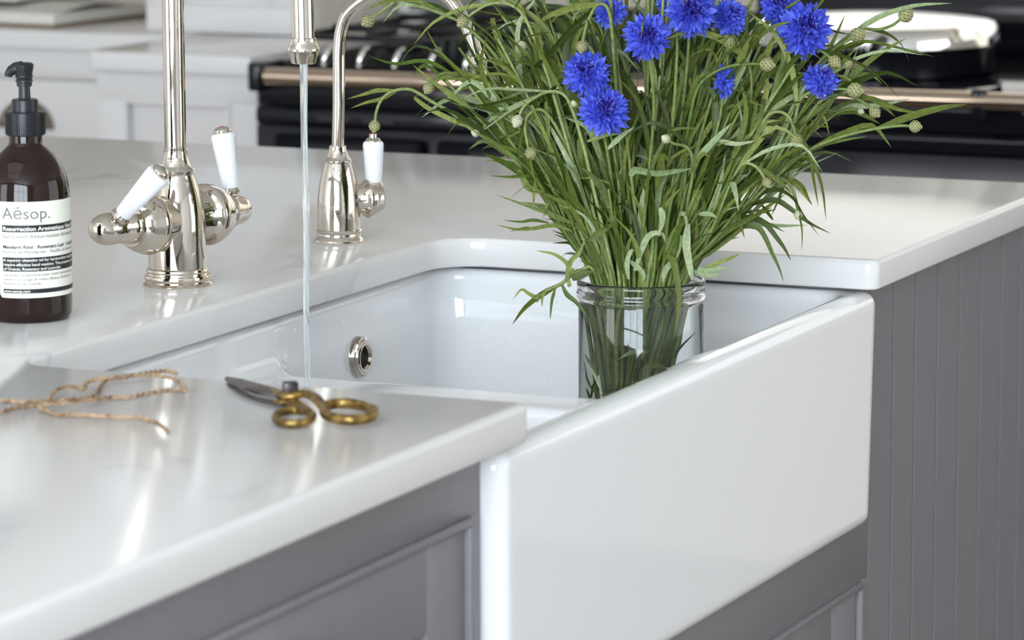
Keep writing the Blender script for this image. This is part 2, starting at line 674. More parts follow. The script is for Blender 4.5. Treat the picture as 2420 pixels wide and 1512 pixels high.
# water drops clinging to the bowl
bm = bmesh.new()
rnd = random.Random(3)
for i in range(230):
    q = rnd.random()
    if q < .72:
        y = rnd.uniform(.10, .44)
        z = -.06 - .11 * rnd.random() ** .6
        p, nrm = Vector((.848, y, z)), Vector((-1, 0, 0))
    else:
        p, nrm = Vector((rnd.uniform(.30, .83), .474, rnd.uniform(-.15, -.05))), Vector((0, -1, 0))
    r = rnd.uniform(.0005, .0011)
    mt_ = axis_mtx(p, nrm) @ Matrix.Rotation(rnd.uniform(0, 6), 4, 'Z') @ Matrix.Diagonal((rnd.uniform(.8, 2.0), .8, .7, 1))
    lathe_bm([(r, -.0001), (r * .8, r * .5), (r * .4, r * .8), (0, r * .9)], 7, False, bm, mt_)
o = obj('water_drops', bm, M_DROPGLINT, sink, -sink_off)
smooth(o)
o['kind'] = 'stuff'

# ------------------------------------------------------------------ island cabinets
FY = .027          # face of the cabinets
ZT = -TH


def frame_door(parent, name, plane, u0, u1, z0, z1, rail, m_, axis='y', sgn=-1, proud=.0):
    """inset shaker front: bead, frame rails and stiles, recessed panel; the face looks along sgn*axis."""
    def bx(a0, a1, c0, c1, d0, d1, nm, par, bev=.0012):
        # d measured outwards from the plane
        if axis == 'y':
            return box(nm, (a0, plane + sgn * d0, c0), (a1, plane + sgn * d1, c1), m_, par, bev)
        return box(nm, (plane + sgn * d0, a0, c0), (plane + sgn * d1, a1, c1), m_, par, bev)
    bd, gap = .0075, .0022
    # the bead moulding round the opening
    bx(u0, u1, z1 - bd, z1, -.02, .0045, 'bead', parent, .0022)
    bx(u0, u1, z0, z0 + bd, -.02, .0045, 'bead', parent, .0022)
    bx(u0, u0 + bd, z0 + bd, z1 - bd, -.02, .0045, 'bead', parent, .0022)
    bx(u1 - bd, u1, z0 + bd, z1 - bd, -.02, .0045, 'bead', parent, .0022)
    a0, a1, c0, c1 = u0 + bd + gap, u1 - bd - gap, z0 + bd + gap, z1 - bd - gap
    d = bx(a0 + rail - .004, a1 - rail + .004, c0 + rail - .004, c1 - rail + .004, -.016, -.011, name, parent, 0)
    bx(a0, a0 + rail, c0, c1, -.018, -.001 + proud, 'stile', d)
    bx(a1 - rail, a1, c0, c1, -.018, -.001 + proud, 'stile', d)
    bx(a0 + rail, a1 - rail, c1 - rail, c1, -.018, -.001 + proud, 'rail', d)
    bx(a0 + rail, a1 - rail, c0, c0 + rail, -.018, -.001 + proud, 'rail', d)
    return d


# left unit with two wide drawers
U0, U1 = -.70, -.0365
cab = thing('drawer_unit', 'dark grey painted island drawer unit left of the sink, under the near worktop', 'cabinet')
box('carcass', (U0, FY + .03, FLOOR + .1), (U1, 1.36, ZT), M_GREY, cab)
box('plinth', (U0, FY + .06, FLOOR), (U1, 1.30, FLOOR + .1), M_GREY, cab)
DX0, DX1 = -.632, -.0555
box('face_rail', (U0, FY, -.0810), (U1, FY + .03, ZT), M_GREY, cab, .0006)
box('face_stile', (DX1, FY, FLOOR + .1), (U1, FY + .03, -.0810), M_GREY, cab, .0006)
box('face_stile', (U0, FY, FLOOR + .1), (DX0, FY + .03, -.0810), M_GREY, cab, .0006)
box('face_rail', (DX0, FY, -.33), (DX1, FY + .03, -.30), M_GREY, cab, .0006)
box('face_rail', (DX0, FY, FLOOR + .1), (DX1, FY + .03, FLOOR + .13), M_GREY, cab, .0006)
for z0, z1 in ((-.30, -.081), (FLOOR + .13, -.33)):
    d = frame_door(cab, 'drawer', FY, DX0, DX1, z0, z1, .066, M_GREY)
    k = lathe('knob', [(0, 0), (.010, 0), (.010, .002), (.006, .004), (.006, .012), (.012, .016), (.0155, .021), (.0145, .026), (.008, .029), (0, .030)],
              M_BRASS, d, 32, (-.350, FY - .0005, z1 - .046), (0, -1, 0))
    k['label'] = 'round brass knob'

# sink unit: doors below the apron
cab = thing('sink_unit', 'dark grey painted island cupboard with doors directly below the sink apron', 'cabinet')
box('carcass', (U1, FY + .03, FLOOR + .1), (.9015, 1.36, SZ0 - .004), M_GREY, cab)
box('plinth', (U1, FY + .06, FLOOR), (.9015, 1.30, FLOOR + .1), M_GREY, cab)
box('side_panel', (SX1 + .002, FY, SZ0 - .004), (.9015, 1.36, ZT), M_GREY, cab, .0006)
box('back_rail', (U1, SY1 + .004, SZ0 - .004), (SX1 + .002, 1.36, ZT - .001), M_GREY, cab)
box('face_rail', (U1, FY, -.3325), (.9015, FY + .03, SZ0 - .004), M_GREY, cab, .0006)
box('face_stile', (.8800, FY, FLOOR + .1), (.9015, FY + .03, -.3325), M_GREY, cab, .0006)
box('face_stile', (U1, FY, FLOOR + .1), (-.015, FY + .03, -.3325), M_GREY, cab, .0006)
for a0, a1 in ((-.015, .4325), (.4325, .8800)):
    d = frame_door(cab, 'door', FY, a0, a1, FLOOR + .11, -.3325, .075, M_GREY)
    kx = a1 - .04 if a0 < 0 else a0 + .04
    k = lathe('knob', [(0, 0), (.010, 0), (.010, .002), (.006, .004), (.006, .012), (.012, .016), (.0155, .021), (.0145, .026), (.008, .029), (0, .030)],
              M_BRASS, d, 32, (kx, FY - .0005, -.46), (0, -1, 0))
    k['label'] = 'round brass knob'

# boarded end of the island
cab = thing('boarded_end', 'dark grey tongue-and-groove boarded island end right of the sink', 'cabinet')
box('backing', (.9025, FY + .020, FLOOR + .1), (1.478, 1.36, ZT), M_GREY, cab)
box('plinth', (.9025, FY + .05, FLOOR), (1.45, 1.30, FLOOR + .1), M_GREY, cab)
gr = [.9025, .976, 1.0482, 1.1245, 1.2019, 1.2807, 1.359, 1.4317, 1.478]
for i, (a, c) in enumerate(zip(gr, gr[1:])):
    g0 = .0002 if i == 0 else .0020
    bm = bm_box((a + g0, FY, FLOOR + .1), (c - .0020, FY + .0195, ZT), 0)
    ed = [e for e in bm.edges if abs(e.verts[0].co.z - e.verts[1].co.z) > .1 and all(abs(v.co.y - FY) < 1e-5 for v in e.verts)]
    bmesh.ops.bevel(bm, geom=ed, offset=.0012, segments=1, profile=.5, affect='EDGES')
    o = obj('board', bm, M_GREY, cab)

# ------------------------------------------------------------------ taps


def porcelain_lever(parent, root, d, length, dotmat, r0=.0076, r1=.0116, capstyle=0, start=.016):
    d = Vector(d).normalized()
    neck = lathe('lever_neck', [(0, 0), (.0065, 0), (.0065, start - .006), (.0092, start - .005), (.0096, start - .003), (.0088, start - .0015), (.0080, start), (0, start)], M_NICKEL, parent, 32, root, d)
    e_ = start + length
    lv = lathe('porcelain_lever', [(0, start), (r0, start), (r0 + .0004, start + .001), (r1, e_ - .006), (r1, e_ - .003), (r1 - .0012, e_ - .0006), (r1 - .003, e_), (0, e_)], M_PORC, parent, 40, root, d)
    lv['label'] = 'white porcelain lever'
    if capstyle == 0:
        prof = [(0, e_), (.0084, e_), (.0088, e_ + .0012), (.0084, e_ + .003), (.0064, e_ + .0052), (.0036, e_ + .0062), (0, e_ + .0065)]
        top_ = e_ + .0063
    else:
        prof = [(0, e_), (.0074, e_), (.0076, e_ + .0012), (.0066, e_ + .0024), (.0058, e_ + .003), (.0042, e_ + .0036), (.0041, e_ + .007), (.0036, e_ + .0075), (0, e_ + .0075)]
        top_ = e_ + .0075
    cp = lathe('lever_cap', prof, M_NICKEL, lv, 32, root, d)
    lathe('index_dot', [(0, top_ - .0006), (.0022, top_ - .0006), (.0020, top_ + .0004), (0, top_ + .0005)], dotmat, lv, 16, root, d)
    return lv


MX = Vector((.4350, .5555, 0))
mixer = thing('mixer_tap', 'tall polished nickel mixer tap with two porcelain levers and running water, nearer the soap bottle', 'tap', MX)
lathe('tap_body', [(0, 0), (.0328, 0), (.0332, .0012), (.0318, .003), (.0300, .0040), (.0312, .0060), (.0316, .0080), (.0308, .0100), (.0292, .0108), (.0288, .0122), (.0296, .0140), (.0290, .0160), (.0274, .0172),
                   (.0272, .030), (.0273, .050), (.0269, .064), (.0252, .077), (.0222, .089), (.0193, .098), (.0172, .1045), (.0170, .1060)], M_NICKEL, mixer, 64)
lathe('collar', [(0, .104), (.0168, .104), (.0180, .1062), (.0182, .1085), (.0170, .1105), (.0150, .1115), (.0138, .1135), (.0118, .1215), (.0109, .1275), (.0112, .1290), (.0112, .1302), (.0103, .1306), (0, .1306)], M_NICKEL, mixer, 48)
NOZ = Vector((.380, .391, .2185)) - MX
hd = Vector((NOZ.x, NOZ.y, 0)).normalized()
reach = Vector((NOZ.x, NOZ.y, 0)).length
pts = [Vector((0, 0, .128)), Vector((0, 0, .22)), Vector((0, 0, .32))]
zc, rr = .36, reach / 2
for k in range(0, 13):
    a = math.pi * k / 12 * .965
    pts.append(hd * (rr - rr * math.cos(a)) * 1.0 + Vector((0, 0, zc + rr * math.sin(a))))
end_dir = Vector((NOZ.x, NOZ.y, .247 - 0)) - hd * .0
pts += [hd * (reach * .988) + Vector((0, 0, .32)), hd * (reach * .995) + Vector((0, 0, .28)), hd * reach + Vector((0, 0, .236))]
sp = spline(pts, 5)
tube('spout', sp, [.0102] * len(sp), M_NICKEL, mixer, 28)
lathe('spout_nozzle', [(0, .236 + .006), (.0106, .242), (.0116, .2412), (.0118, .239), (.0132, .2348), (.0146, .2325), (.0147, .2305), (.0138, .2292), (.0126, .2250), (.0112, .2190), (.0100, .2185), (.0085, .2185), (.0085, .2215), (0, .2215)][::-1],
      M_NICKEL, mixer, 48, hd * reach)
ax = Vector((.965, -.26, 0)).normalized()
zc = .0625
side = Vector((-ax.y, ax.x, 0))
for s in (-1, 1):
    a = ax * s
    lathe('valve_body', [(0, .0), (.0215, .0), (.0225, .026), (.0238, .031), (.0262, .033), (.0285, .035), (.0296, .039), (.0292, .044), (.0272, .047), (.0262, .052), (.0240, .0565), (.0195, .0595), (.0195, .0625), (0, .0625)], M_NICKEL, mixer, 56, (0, 0, zc), a)
    lathe('valve_knob', [(0, .0615), (.0165, .0615), (.0172, .066), (.0164, .072), (.0150, .076), (.0152, .082), (.0152, .092), (.0143, .098), (.0120, .1035), (.0085, .1075), (.0045, .1095), (0, .1100)] if s < 0 else
          [(0, .0615), (.0172, .0615), (.0176, .066), (.0166, .071), (.0150, .0745), (.0142, .083), (.0120, .090), (.0085, .0945), (.0045, .0965), (0, .097)], M_NICKEL, mixer, 48, (0, 0, zc), a)
porcelain_lever(mixer, Vector((0, 0, zc)) - ax * .089, Vector((.05, -.70, .715)), .0545, M_GREEN, start=.0205)
porcelain_lever(mixer, Vector((0, 0, zc)) + ax * .078, Vector((0, .15, .98)), .0530, M_RED, start=.0215)

# running water
pts = [Vector((NOZ.x, NOZ.y, .2215)) + MX]
n = 40
rad = [.0040]
for k in range(1, n + 1):
    z = .2215 - (.2215 + .2365) * k / n
    pts.append(Vector((NOZ.x + .0003 * math.sin(k * .55), NOZ.y + .0005 * math.sin(k * .37), z)) + Vector((MX.x, MX.y, 0)))
    rad.append(.0033 - .0008 * k / n + .00015 * math.sin(k * .9))
o = tube('water_stream', pts, rad, M_STREAM, None, 16)
tag(o, 'thin clear stream of running water falling from the mixer tap into the sink', 'water')

# slim filter tap
FT = Vector((.7605, .5500, 0))
filt = thing('filter_tap', 'slim polished nickel swan-neck tap with one porcelain lever, behind the sink corner', 'tap', FT)
lathe('tap_body', [(0, 0), (.0250, 0), (.0254, .001), (.0248, .003), (.0232, .0045), (.0226, .0055), (.0230, .0070), (.0226, .0088), (.0234, .0100), (.0238, .0112), (.0232, .0124), (.0219, .0132),
                   (.0221, .022), (.0220, .034), (.0212, .046), (.0197, .058), (.0176, .068), (.0154, .076), (.0137, .0815)], M_NICKEL, filt, 56)
lathe('collar', [(0, .080), (.0136, .080), (.0144, .0818), (.0143, .0832), (.0128, .0842), (.0112, .088), (.0096, .0925), (.0088, .0962), (.0088, .0978), (.0065, .0984), (0, .0984)], M_NICKEL, filt, 48)
px = [(801, 352), (801, 250), (801, 160), (802, 105), (809, 62), (824, 30), (862, -2), (912, -24), (965, -33), (1015, -27), (1052, -10), (1076, 14), (1097, 50), (1113, 87), (1125, 122), (1131, 150)]
pts = [at_x(x, y, FT.x) - FT for x, y in px]
pts[0] = Vector((pts[0].x, 0, .096))
sp = spline(pts, 4)
tube('spout', sp, .0064, M_NICKEL, filt, 24)
dn = (sp[-1] - sp[-4]).normalized()
lathe('spout_nozzle', [(0, -.007), (.0072, -.007), (.0079, -.0062), (.0079, -.004), (.0094, .0006), (.0098, .0018), (.0094, .0030), (.0088, .0040), (.0078, .0150), (.0066, .0152), (.0066, .012), (0, .012)], M_NICKEL, filt, 40, sp[-1] - dn * .002, dn)
va = Vector((.72, -.69, 0)).normalized()
lathe('valve_body', [(0, .0), (.0130, .0), (.0150, .024), (.0182, .028), (.0196, .0292), (.0201, .031), (.0196, .0328), (.0182, .0338), (.0178, .0365), (.0166, .038), (.0150, .043), (.0130, .0465), (.0075, .049), (0, .0496)], M_NICKEL, filt, 48, (0, 0, .0425), va)
porcelain_lever(filt, Vector((0, 0, .0425)) + va * .0385, (0, .005, 1), .0420, M_RED, .0080, .0107, 1, .0165)

# ------------------------------------------------------------------ soap bottle
BT = at_z(71, 751, 0)
soap = thing('soap_bottle', 'dark amber pump soap bottle with a cream label and black pump, on the worktop', 'bottle', BT)
BR = .0378
body_prof = [(0, .0), (.0310, .0), (.0345, .0012), (.0368, .0045), (BR, .0095), (BR, .106), (.0376, .114), (.0366, .122), (.0345, .130), (.0300, .139), (.0245, .1465), (.0180, .1525), (.0152, .1555), (.0146, .158), (.0146, .170), (0, .170)]
lathe('glass_body', body_prof, M_AMBER, soap, 72)
o = lathe('pump_collar', [(0, .1635), (.0170, .1635), (.0174, .1645), (.0174, .1835), (.0166, .1845), (.0115, .1846), (.0115, .1945), (.0108, .1952), (.0058, .1954), (.0050, .197), (0, .197)], M_BLACKP, soap, 48)
bm = bmesh.new()
for k in range(60):
    a = 2 * math.pi * k / 60
    mt_ = Matrix.Rotation(a, 4, 'Z')
    t_ = bm_box((.0172, -.00045, .1648), (.0178, .00045, .1832))
    t_.transform(mt_)
    me_ = bpy.data.meshes.new('t')
    t_.to_mesh(me_)
    t_.free()
    bm.from_mesh(me_)
    bpy.data.meshes.remove(me_)
o = obj('collar_ridges', bm, M_BLACKP, soap)
o['kind'] = 'stuff'
lathe('pump_stem', [(0, .19), (.0053, .19), (.0050, .2085), (0, .2085)], M_BLACKP, soap, 24)
# actuator: ribbed barrel, tilted oval top and a short beak to the left
bm = lathe_bm([(0, .2065), (.0066, .2065), (.0068, .2100), (.0076, .2106), (.0076, .2120), (.0070, .2126), (.0072, .2140), (.0078, .2146), (.0078, .2160), (.0072, .2166), (.0078, .2200), (.0086, .2235), (.0088, .2255), (.0070, .2272), (0, .2280)], 32)
beak_d = Vector((-RT.x, -RT.y, 0)).normalized()
tube_bm([beak_d * .001 + Vector((0, 0, .2228)), beak_d * .0075 + Vector((0, 0, .2222)), beak_d * .0115 + Vector((0, 0, .2200)), beak_d * .0136 + Vector((0, 0, .2172)), beak_d * .0139 + Vector((0, 0, .2152))],
        [.0062, .0056, .0046, .0038, .0034], 14, True, False, bm)
o = obj('pump_head', bm, M_BLACKP, soap)
smooth(o, 45)
# label wrapped round the glass; u runs to the right round the bottle from the label's left edge
cam_a = math.atan2(CAM.y - BT.y, CAM.x - BT.x)
L0 = cam_a - math.radians(42)
LZ0, LZ1 = .0235, .1085
LW = .100


def wrap(u, z, lift):
    a = L0 + u / BR
    return Vector(((BR + lift) * math.cos(a), (BR + lift) * math.sin(a), z))


def wrap_panel(name, u0, u1, z0, z1, lift, mt, rc=0.0, parent=None):
    bm = bmesh.new()
    n_ = max(4, int((u1 - u0) / .002))
    bot, topv = [], []
    for k in range(n_ + 1):
        u = u0 + (u1 - u0) * k / n_
        dz = 0
        e_ = min(u - u0, u1 - u)
        if rc and e_ < rc:
            dz = rc - math.sqrt(max(rc * rc - (rc - e_) ** 2, 0))
        bot.append(bm.verts.new(wrap(u, z0 + dz, lift)))
        topv.append(bm.verts.new(wrap(u, z1 - dz, lift)))
    for k in range(n_):
        bm.faces.new((bot[k], bot[k + 1], topv[k + 1], topv[k]))
    o = obj(name, bm, mt, parent or soap)
    smooth(o)
    return o


lab = wrap_panel('label', 0, LW, LZ0, LZ1, .0002, M_LABEL, .003)
lab['label'] = 'cream paper label with black bands'
FONT_C = {}


def wrap_text(txt, u, z, size, mt, lift=.0007, parent=None, sx=1.0, bold=0.0):
    cu = bpy.data.curves.new('txt', 'FONT')
    cu.body = txt
    cu.size = size
    cu.resolution_u = 3
    cu.offset = bold
    to = bpy.data.objects.new('txt', cu)
    COL.objects.link(to)
    bpy.context.view_layer.update()
    dg = bpy.context.evaluated_depsgraph_get()
    me_ = bpy.data.meshes.new_from_object(to.evaluated_get(dg))
    bpy.data.objects.remove(to)
    bpy.data.curves.remove(cu)
    bm = bmesh.new()
    bm.from_mesh(me_)
    bpy.data.meshes.remove(me_)
    bmesh.ops.triangulate(bm, faces=bm.faces[:])
    lim = [f for f in bm.faces if max(v.co.x for v in f.verts) * sx + u > LW - .0015]
    bmesh.ops.delete(bm, geom=lim, context='FACES')
    for v in bm.verts:
        v.co = wrap(u + v.co.x * sx, z + v.co.y, lift)
    return obj('lettering', bm, mt, parent or lab)


zb = LZ1
wrap_text('A\u0113sop.', .0045, zb - .0150, .0145, M_INKG, sx=1.05)


def band(z1, h):
    return wrap_panel('printed_band', .0040, LW - .004, z1 - h, z1, .0005, M_INK, 0, lab)


band(zb - .0205, .0062)
wrap_text('Resurrection Aromatique Hand Wash', .0052, zb - .0254, .0050, M_LABEL, .0009, None, 1.12, .00012)
wrap_text('Gel Lavant R\u00e9surrection Aromatique', .0045, zb - .0320, .0047, M_INKG, .0007, None, 1.15)
wrap_text('Mandarin Rind \u00b7 Rosemary Leaf \u00b7 Cedar Atlas', .0045, zb - .0412, .0042, M_INK, .0007, None, 1.1, .00008)
wrap_text('\u00c9corce de Mandarine \u00b7 Feuille de Romarin', .0045, zb - .0455, .0041, M_INKG, .0007, None, 1.1)
band(zb - .0490, .0125)
wrap_text('A superior cleansing gel for hardworking hands that', .0050, zb - .0525, .0034, M_LABEL, .0009, None, 1.08, .00006)
wrap_text('require effective hand washing. The presence of oils', .0050, zb - .0565, .0034, M_LABEL, .0009, None, 1.08, .00006)
wrap_text('of Orange, Rosemary and Lavender.', .0050, zb - .0603, .0034, M_LABEL, .0009, None, 1.08, .00006)
wrap_text('Gel lavant exceptionnel pour mains malmen\u00e9es qui', .0045, zb - .0655, .0034, M_INKG, .0007, None, 1.05)
wrap_text('besoin d\u2019un lavage de mains efficace. Extraits de', .0045, zb - .0695, .0034, M_INKG, .0007, None, 1.05)
wrap_text('Romarin et de Lavande.', .0045, zb - .0733, .0034, M_INKG, .0007, None, 1.05)
band(zb - .0770, .0038)
wrap_text('www.aesop.com', .0050, zb - .0799, .0032, M_LABEL, .0009, None, 1.1, .00006)

# ------------------------------------------------------------------ twine and scissors


def twine(name, pts, r=.00125):
    P_ = spline(pts, 14)
    bm = bmesh.new()
    for ph in (0, math.pi):
        Q = []
        for i, p in enumerate(P_):
            t_ = (P_[min(i + 1, len(P_) - 1)] - P_[max(i - 1, 0)]).normalized()
            u_ = t_.cross(Vector((0, 0, 1))).normalized()
            w_ = u_.cross(t_)
            a = ph + i * .62
            Q.append(p + (u_ * math.cos(a) + w_ * math.sin(a)) * (r * .72))
        tube_bm(Q, [r * (.8 + .15 * math.sin(i * 1.7 + ph)) for i in range(len(Q))], 6, True, False, bm)
    o = obj(name, bm, M_JUTE)
    smooth(o)
    return o


def tw(lst, z=.0026):
    out = []
    for q in lst:
        zz = q[2] if len(q) > 2 else z
        out.append(at_z(q[0] / 2.5208, 820 + q[1] / 2.5208, zz))
    return out


o = twine('twine', tw([(-80, 300), (0, 316), (120, 326), (260, 322), (420, 312), (530, 300), (580, 268), (604, 226), (640, 192, .004), (720, 182, .005), (840, 160, .006), (920, 146, .005), (1000, 142, .004), (1055, 162)]))
tag(o, 'short length of brown jute twine, its end on the far side of the loop', 'twine')
o = twine('twine', tw([(-80, 400), (0, 386), (110, 356), (250, 336), (296, 300, .006), (340, 252, .007), (400, 234, .007), (460, 242, .006), (500, 248, .006), (514, 212, .007), (560, 196, .007), (640, 184, .008), (770, 172, .008), (880, 163, .007), (980, 176, .005),
                       (1060, 202), (1094, 238), (1098, 256), (1050, 254), (960, 262), (860, 280), (760, 300), (650, 302), (540, 314, .005), (420, 326, .006), (300, 338, .006), (236, 358, .004), (284, 386), (350, 404), (430, 404), (520, 406), (700, 418), (820, 420), (900, 440), (960, 470), (1006, 508)]))
tag(o, 'long looped length of brown jute twine with its end nearest the scissors', 'twine')


def sc(x, y, z=0.0):
    return at_z(500 + x / 5.762, 860 + y / 5.762, z)


PV = sc(1075, 470, .006)
sci = thing('scissors', 'old scissors with black blades and gold ring handles, on the near worktop', 'scissors', (PV.x, PV.y, 0))
SO = Vector((PV.x, PV.y, 0))


def plate(name, pxs, z0, z1, mt, zz=.006, bev=.0006):
    ol = [sc(x, y, zz) - SO for x, y in pxs]
    bm = slab_bm([Vector((p.x, p.y)) for p in ol], z0, z1, bev, bev, 2)
    o = obj(name, bm, mt, sci)
    smooth(o, 40)
    return o


o = plate('blade', [(178, 228), (200, 205), (420, 240), (700, 318), (900, 372), (1010, 400), (1010, 470), (880, 470), (600, 420), (400, 350), (230, 280)], .0062, .0085, M_STEEL)
o['label'] = 'upper black steel blade'
o = plate('blade', [(190, 240), (330, 300), (600, 430), (860, 480), (1000, 480), (1000, 545), (900, 535), (640, 480), (420, 400), (250, 300)], .0032, .0055, M_STEEL)
o['label'] = 'lower black steel blade'


def bar_tube(name, pxs, r, flat, closed=False, zz=.006):
    P_ = [sc(q[0], q[1], q[2] if len(q) > 2 else zz) - SO for q in pxs]
    if closed:
        Q = P_
    else:
        Q = spline(P_, 6)
    rr_ = r if not isinstance(r, (list, tuple)) else list(np.interp(np.linspace(0, 1, len(Q)), np.linspace(0, 1, len(r)), r))
    return tube(name, Q, rr_, M_BRASS, sci, 14, closed=closed, flat=(flat[0], flat[1], (0, 0, 1)))


bar_tube('handle_arm', [(800, 370, .007), (960, 420, .008), (1080, 440, .010), (1250, 400, .011), (1380, 440, .011), (1470, 520, .010), (1530, 600, .008), (1560, 640, .006)], [.0035, .0062, .0072, .0060, .0054, .0050, .0046, .0036], (.55, 1))
bar_tube('handle_arm', [(840, 540, .0045), (960, 520, .005), (1080, 520, .0055), (1200, 590, .006), (1290, 640, .006), (1370, 690, .005)], [.0032, .0058, .0066, .0054, .0050, .0036], (.55, 1))
N_ = 40
big = [(1850 + 355 * math.cos(2 * math.pi * k / N_) + 18 * math.cos(4 * math.pi * k / N_), 650 + 112 * math.sin(2 * math.pi * k / N_) + 60 * math.cos(2 * math.pi * k / N_) * .35, .007) for k in range(N_)]
bar_tube('finger_loop', big, .0042, (1.0, .72), True)
sm = [(1120 + 262 * math.cos(2 * math.pi * k / N_), 722 + 92 * math.sin(2 * math.pi * k / N_) - 8 * math.cos(2 * math.pi * k / N_), .0045) for k in range(N_)]
bar_tube('finger_loop', sm, .0034, (1.0, .72), True)
o = lathe('handle_spur', [(0, 0), (.0032, 0), (.0018, .004), (0, .007)], M_BRASS, sci, 12, sc(2195, 600, .008) - SO, (sc(2300, 620, .008) - sc(2195, 600, .008)))
bm = bm_box((-.0058, -.0050, .010), (.0058, .0050, .0205), .0016, 3)
bm.transform(Matrix.Translation(sc(1075, 420, .010) - SO - Vector((0, 0, .010))) @ Matrix.Rotation(YAW * -1 + .2, 4, 'Z'))
o = obj('pivot_screw', bm, M_STEEL, sci)
smooth(o, 40)
o['label'] = 'dark square pivot nut'

# ------------------------------------------------------------------ background cabinets and cooker
ZTB = 0.0
# projecting base unit
NX = 2.630
o = obj('side_worktop', slab_bm(rounded_outline([(NX, 1.652, .004), (NX, 1.957, .02), (XB - .002, 1.957, 0), (XB - .002, 1.652, 0)][::-1]), -.03, 0, .003, .0015), M_MARBLE)
smooth(o, 30)
tag(o, 'short white stone worktop on the projecting pale cabinet beside the range cooker', 'worktop')
cab = thing('base_cabinet', 'pale grey projecting base cabinet with a framed door beside the range cooker', 'cabinet')
CFX = 2.655
box('carcass', (CFX + .02, 1.653, FLOOR + .1), (XB - .002, 1.949, -.03), M_PALE, cab)
box('plinth', (CFX + .06, 1.653, FLOOR), (XB - .002, 1.949, FLOOR + .1), M_PALE, cab)
box('face_rail', (CFX, 1.653, -.0790), (CFX + .02, 1.949, -.032), M_PALE, cab, .0006)
box('face_stile', (CFX, 1.653, FLOOR + .1), (CFX + .02, 1.702, -.0790), M_PALE, cab, .0006)
box('face_stile', (CFX, 1.9, FLOOR + .1), (CFX + .02, 1.949, -.0790), M_PALE, cab, .0006)
# door: frame thin, panel recessed
d = box('door', (CFX + .0155, 1.709, FLOOR + .11), (CFX + .019, 1.893, -.086), M_PALE, cab)
box('bead', (CFX - .003, 1.702, -.086), (CFX + .019, 1.9, -.079), M_PALE, cab, .0015)
box('bead', (CFX - .003, 1.702, FLOOR + .1), (CFX + .019, 1.709, -.086), M_PALE, cab, .0015)
box('bead', (CFX - .003, 1.893, FLOOR + .1), (CFX + .019, 1.9, -.086), M_PALE, cab, .0015)

# left run with drawers
LX, LFX = 2.945, 2.972
o = obj('counter_worktop', slab_bm(rounded_outline([(LX, 1.958, 0), (LX, 3.3, .004), (XB - .002, 3.3, 0), (XB - .002, 1.958, 0)][::-1]), -.03, 0, .003, .0015), M_MARBLE)
smooth(o, 30)
tag(o, 'white stone worktop along the back wall, under the open book', 'worktop')
cab = thing('drawer_cabinet', 'pale grey base cabinet with a cup-pull drawer under the book counter', 'cabinet')
box('carcass', (LFX + .02, 1.951, FLOOR + .1), (XB - .002, 3.28, -.03), M_PALE, cab)
box('plinth', (LFX + .06, 1.951, FLOOR), (XB - .002, 3.28, FLOOR + .1), M_PALE, cab)
box('face_rail', (LFX, 1.951, -.0810), (LFX + .02, 3.28, -.031), M_PALE, cab, .0006)
box('face_stile', (LFX, 2.52, -.30), (LFX + .02, 2.56, -.081), M_PALE, cab, .0006)
box('face_rail', (LFX, 1.951, -.33), (LFX + .02, 3.28, -.30), M_PALE, cab, .0006)
for y0, y1 in ((1.956, 2.518), (2.562, 3.276)):
    d = box('drawer', (LFX + .004, y0, -.298), (LFX + .019, y1, -.0885), M_PALE, cab, .001)
    cy = 2.283 if y0 < 2 else 2.92
    # half-dome cup pull
    bm = bmesh.new()
    n_, m_ = 16, 7
    rows = []
    for i in range(m_ + 1):
        f_ = i / m_ * math.pi / 2
        rows.append([bm.verts.new((LFX + .004 - .026 * math.sin(f_) * (math.sin(math.pi * k / n_) ** .5), cy + .055 * math.cos(math.pi * k / n_) * (1 - .06 * math.sin(f_)), -.174 + .050 * math.sin(math.pi * k / n_) * math.cos(f_ * .93))) for k in range(n_ + 1)])
    for a_, b_ in zip(rows, rows[1:]):
        for k in range(n_):
            try:
                bm.faces.new((a_[k], a_[k + 1], b_[k + 1], b_[k]))
            except ValueError:
                pass
    bmesh.ops.remove_doubles(bm, verts=bm.verts[:], dist=1e-5)
    h = obj('cup_pull', bm, M_ANTIQUE, d)
    smooth(h)
    sm_ = h.modifiers.new('thick', 'SOLIDIFY')
    sm_.thickness = .002
    h['label'] = 'antique metal cup pull'
d = box('cupboard_front', (LFX + .004, 1.956, FLOOR + .11), (LFX + .019, 3.276, -.332), M_PALE, cab, .001)

# tall cabinet standing on the worktop
TX, TY0, TY1 = 3.022, 1.742, 2.064
cab = thing('tall_cabinet', 'pale grey tall cabinet with a framed door, standing on the worktop beside the cooker', 'cabinet')
box('carcass', (TX + .022, TY0 + .012, .001), (XB - .003, TY1, 1.3), M_PALE, cab)
zin = at_x(640, 12, TX).z
box('door_rail', (TX, TY0 + .001, .001), (TX + .022, TY1, zin - .006), M_PALE, cab, .001)
box('door_stile', (TX, TY0 + .001, zin - .006), (TX + .022, TY0 + .078, 1.3), M_PALE, cab, .001)
box('door_stile', (TX, TY1 - .068, zin - .006), (TX + .022, TY1, 1.3), M_PALE, cab, .001)
box('bead', (TX - .003, TY0 + .078, zin - .006), (TX + .022, TY1 - .068, zin), M_PALE, cab, .0015)
box('bead', (TX - .003, TY0 + .078, zin), (TX + .022, TY0 + .084, 1.3), M_PALE, cab, .0015)
d = box('door_panel', (TX + .014, TY0 + .084, zin), (TX + .019, TY1 - .068, 1.3), M_PALE, cab)
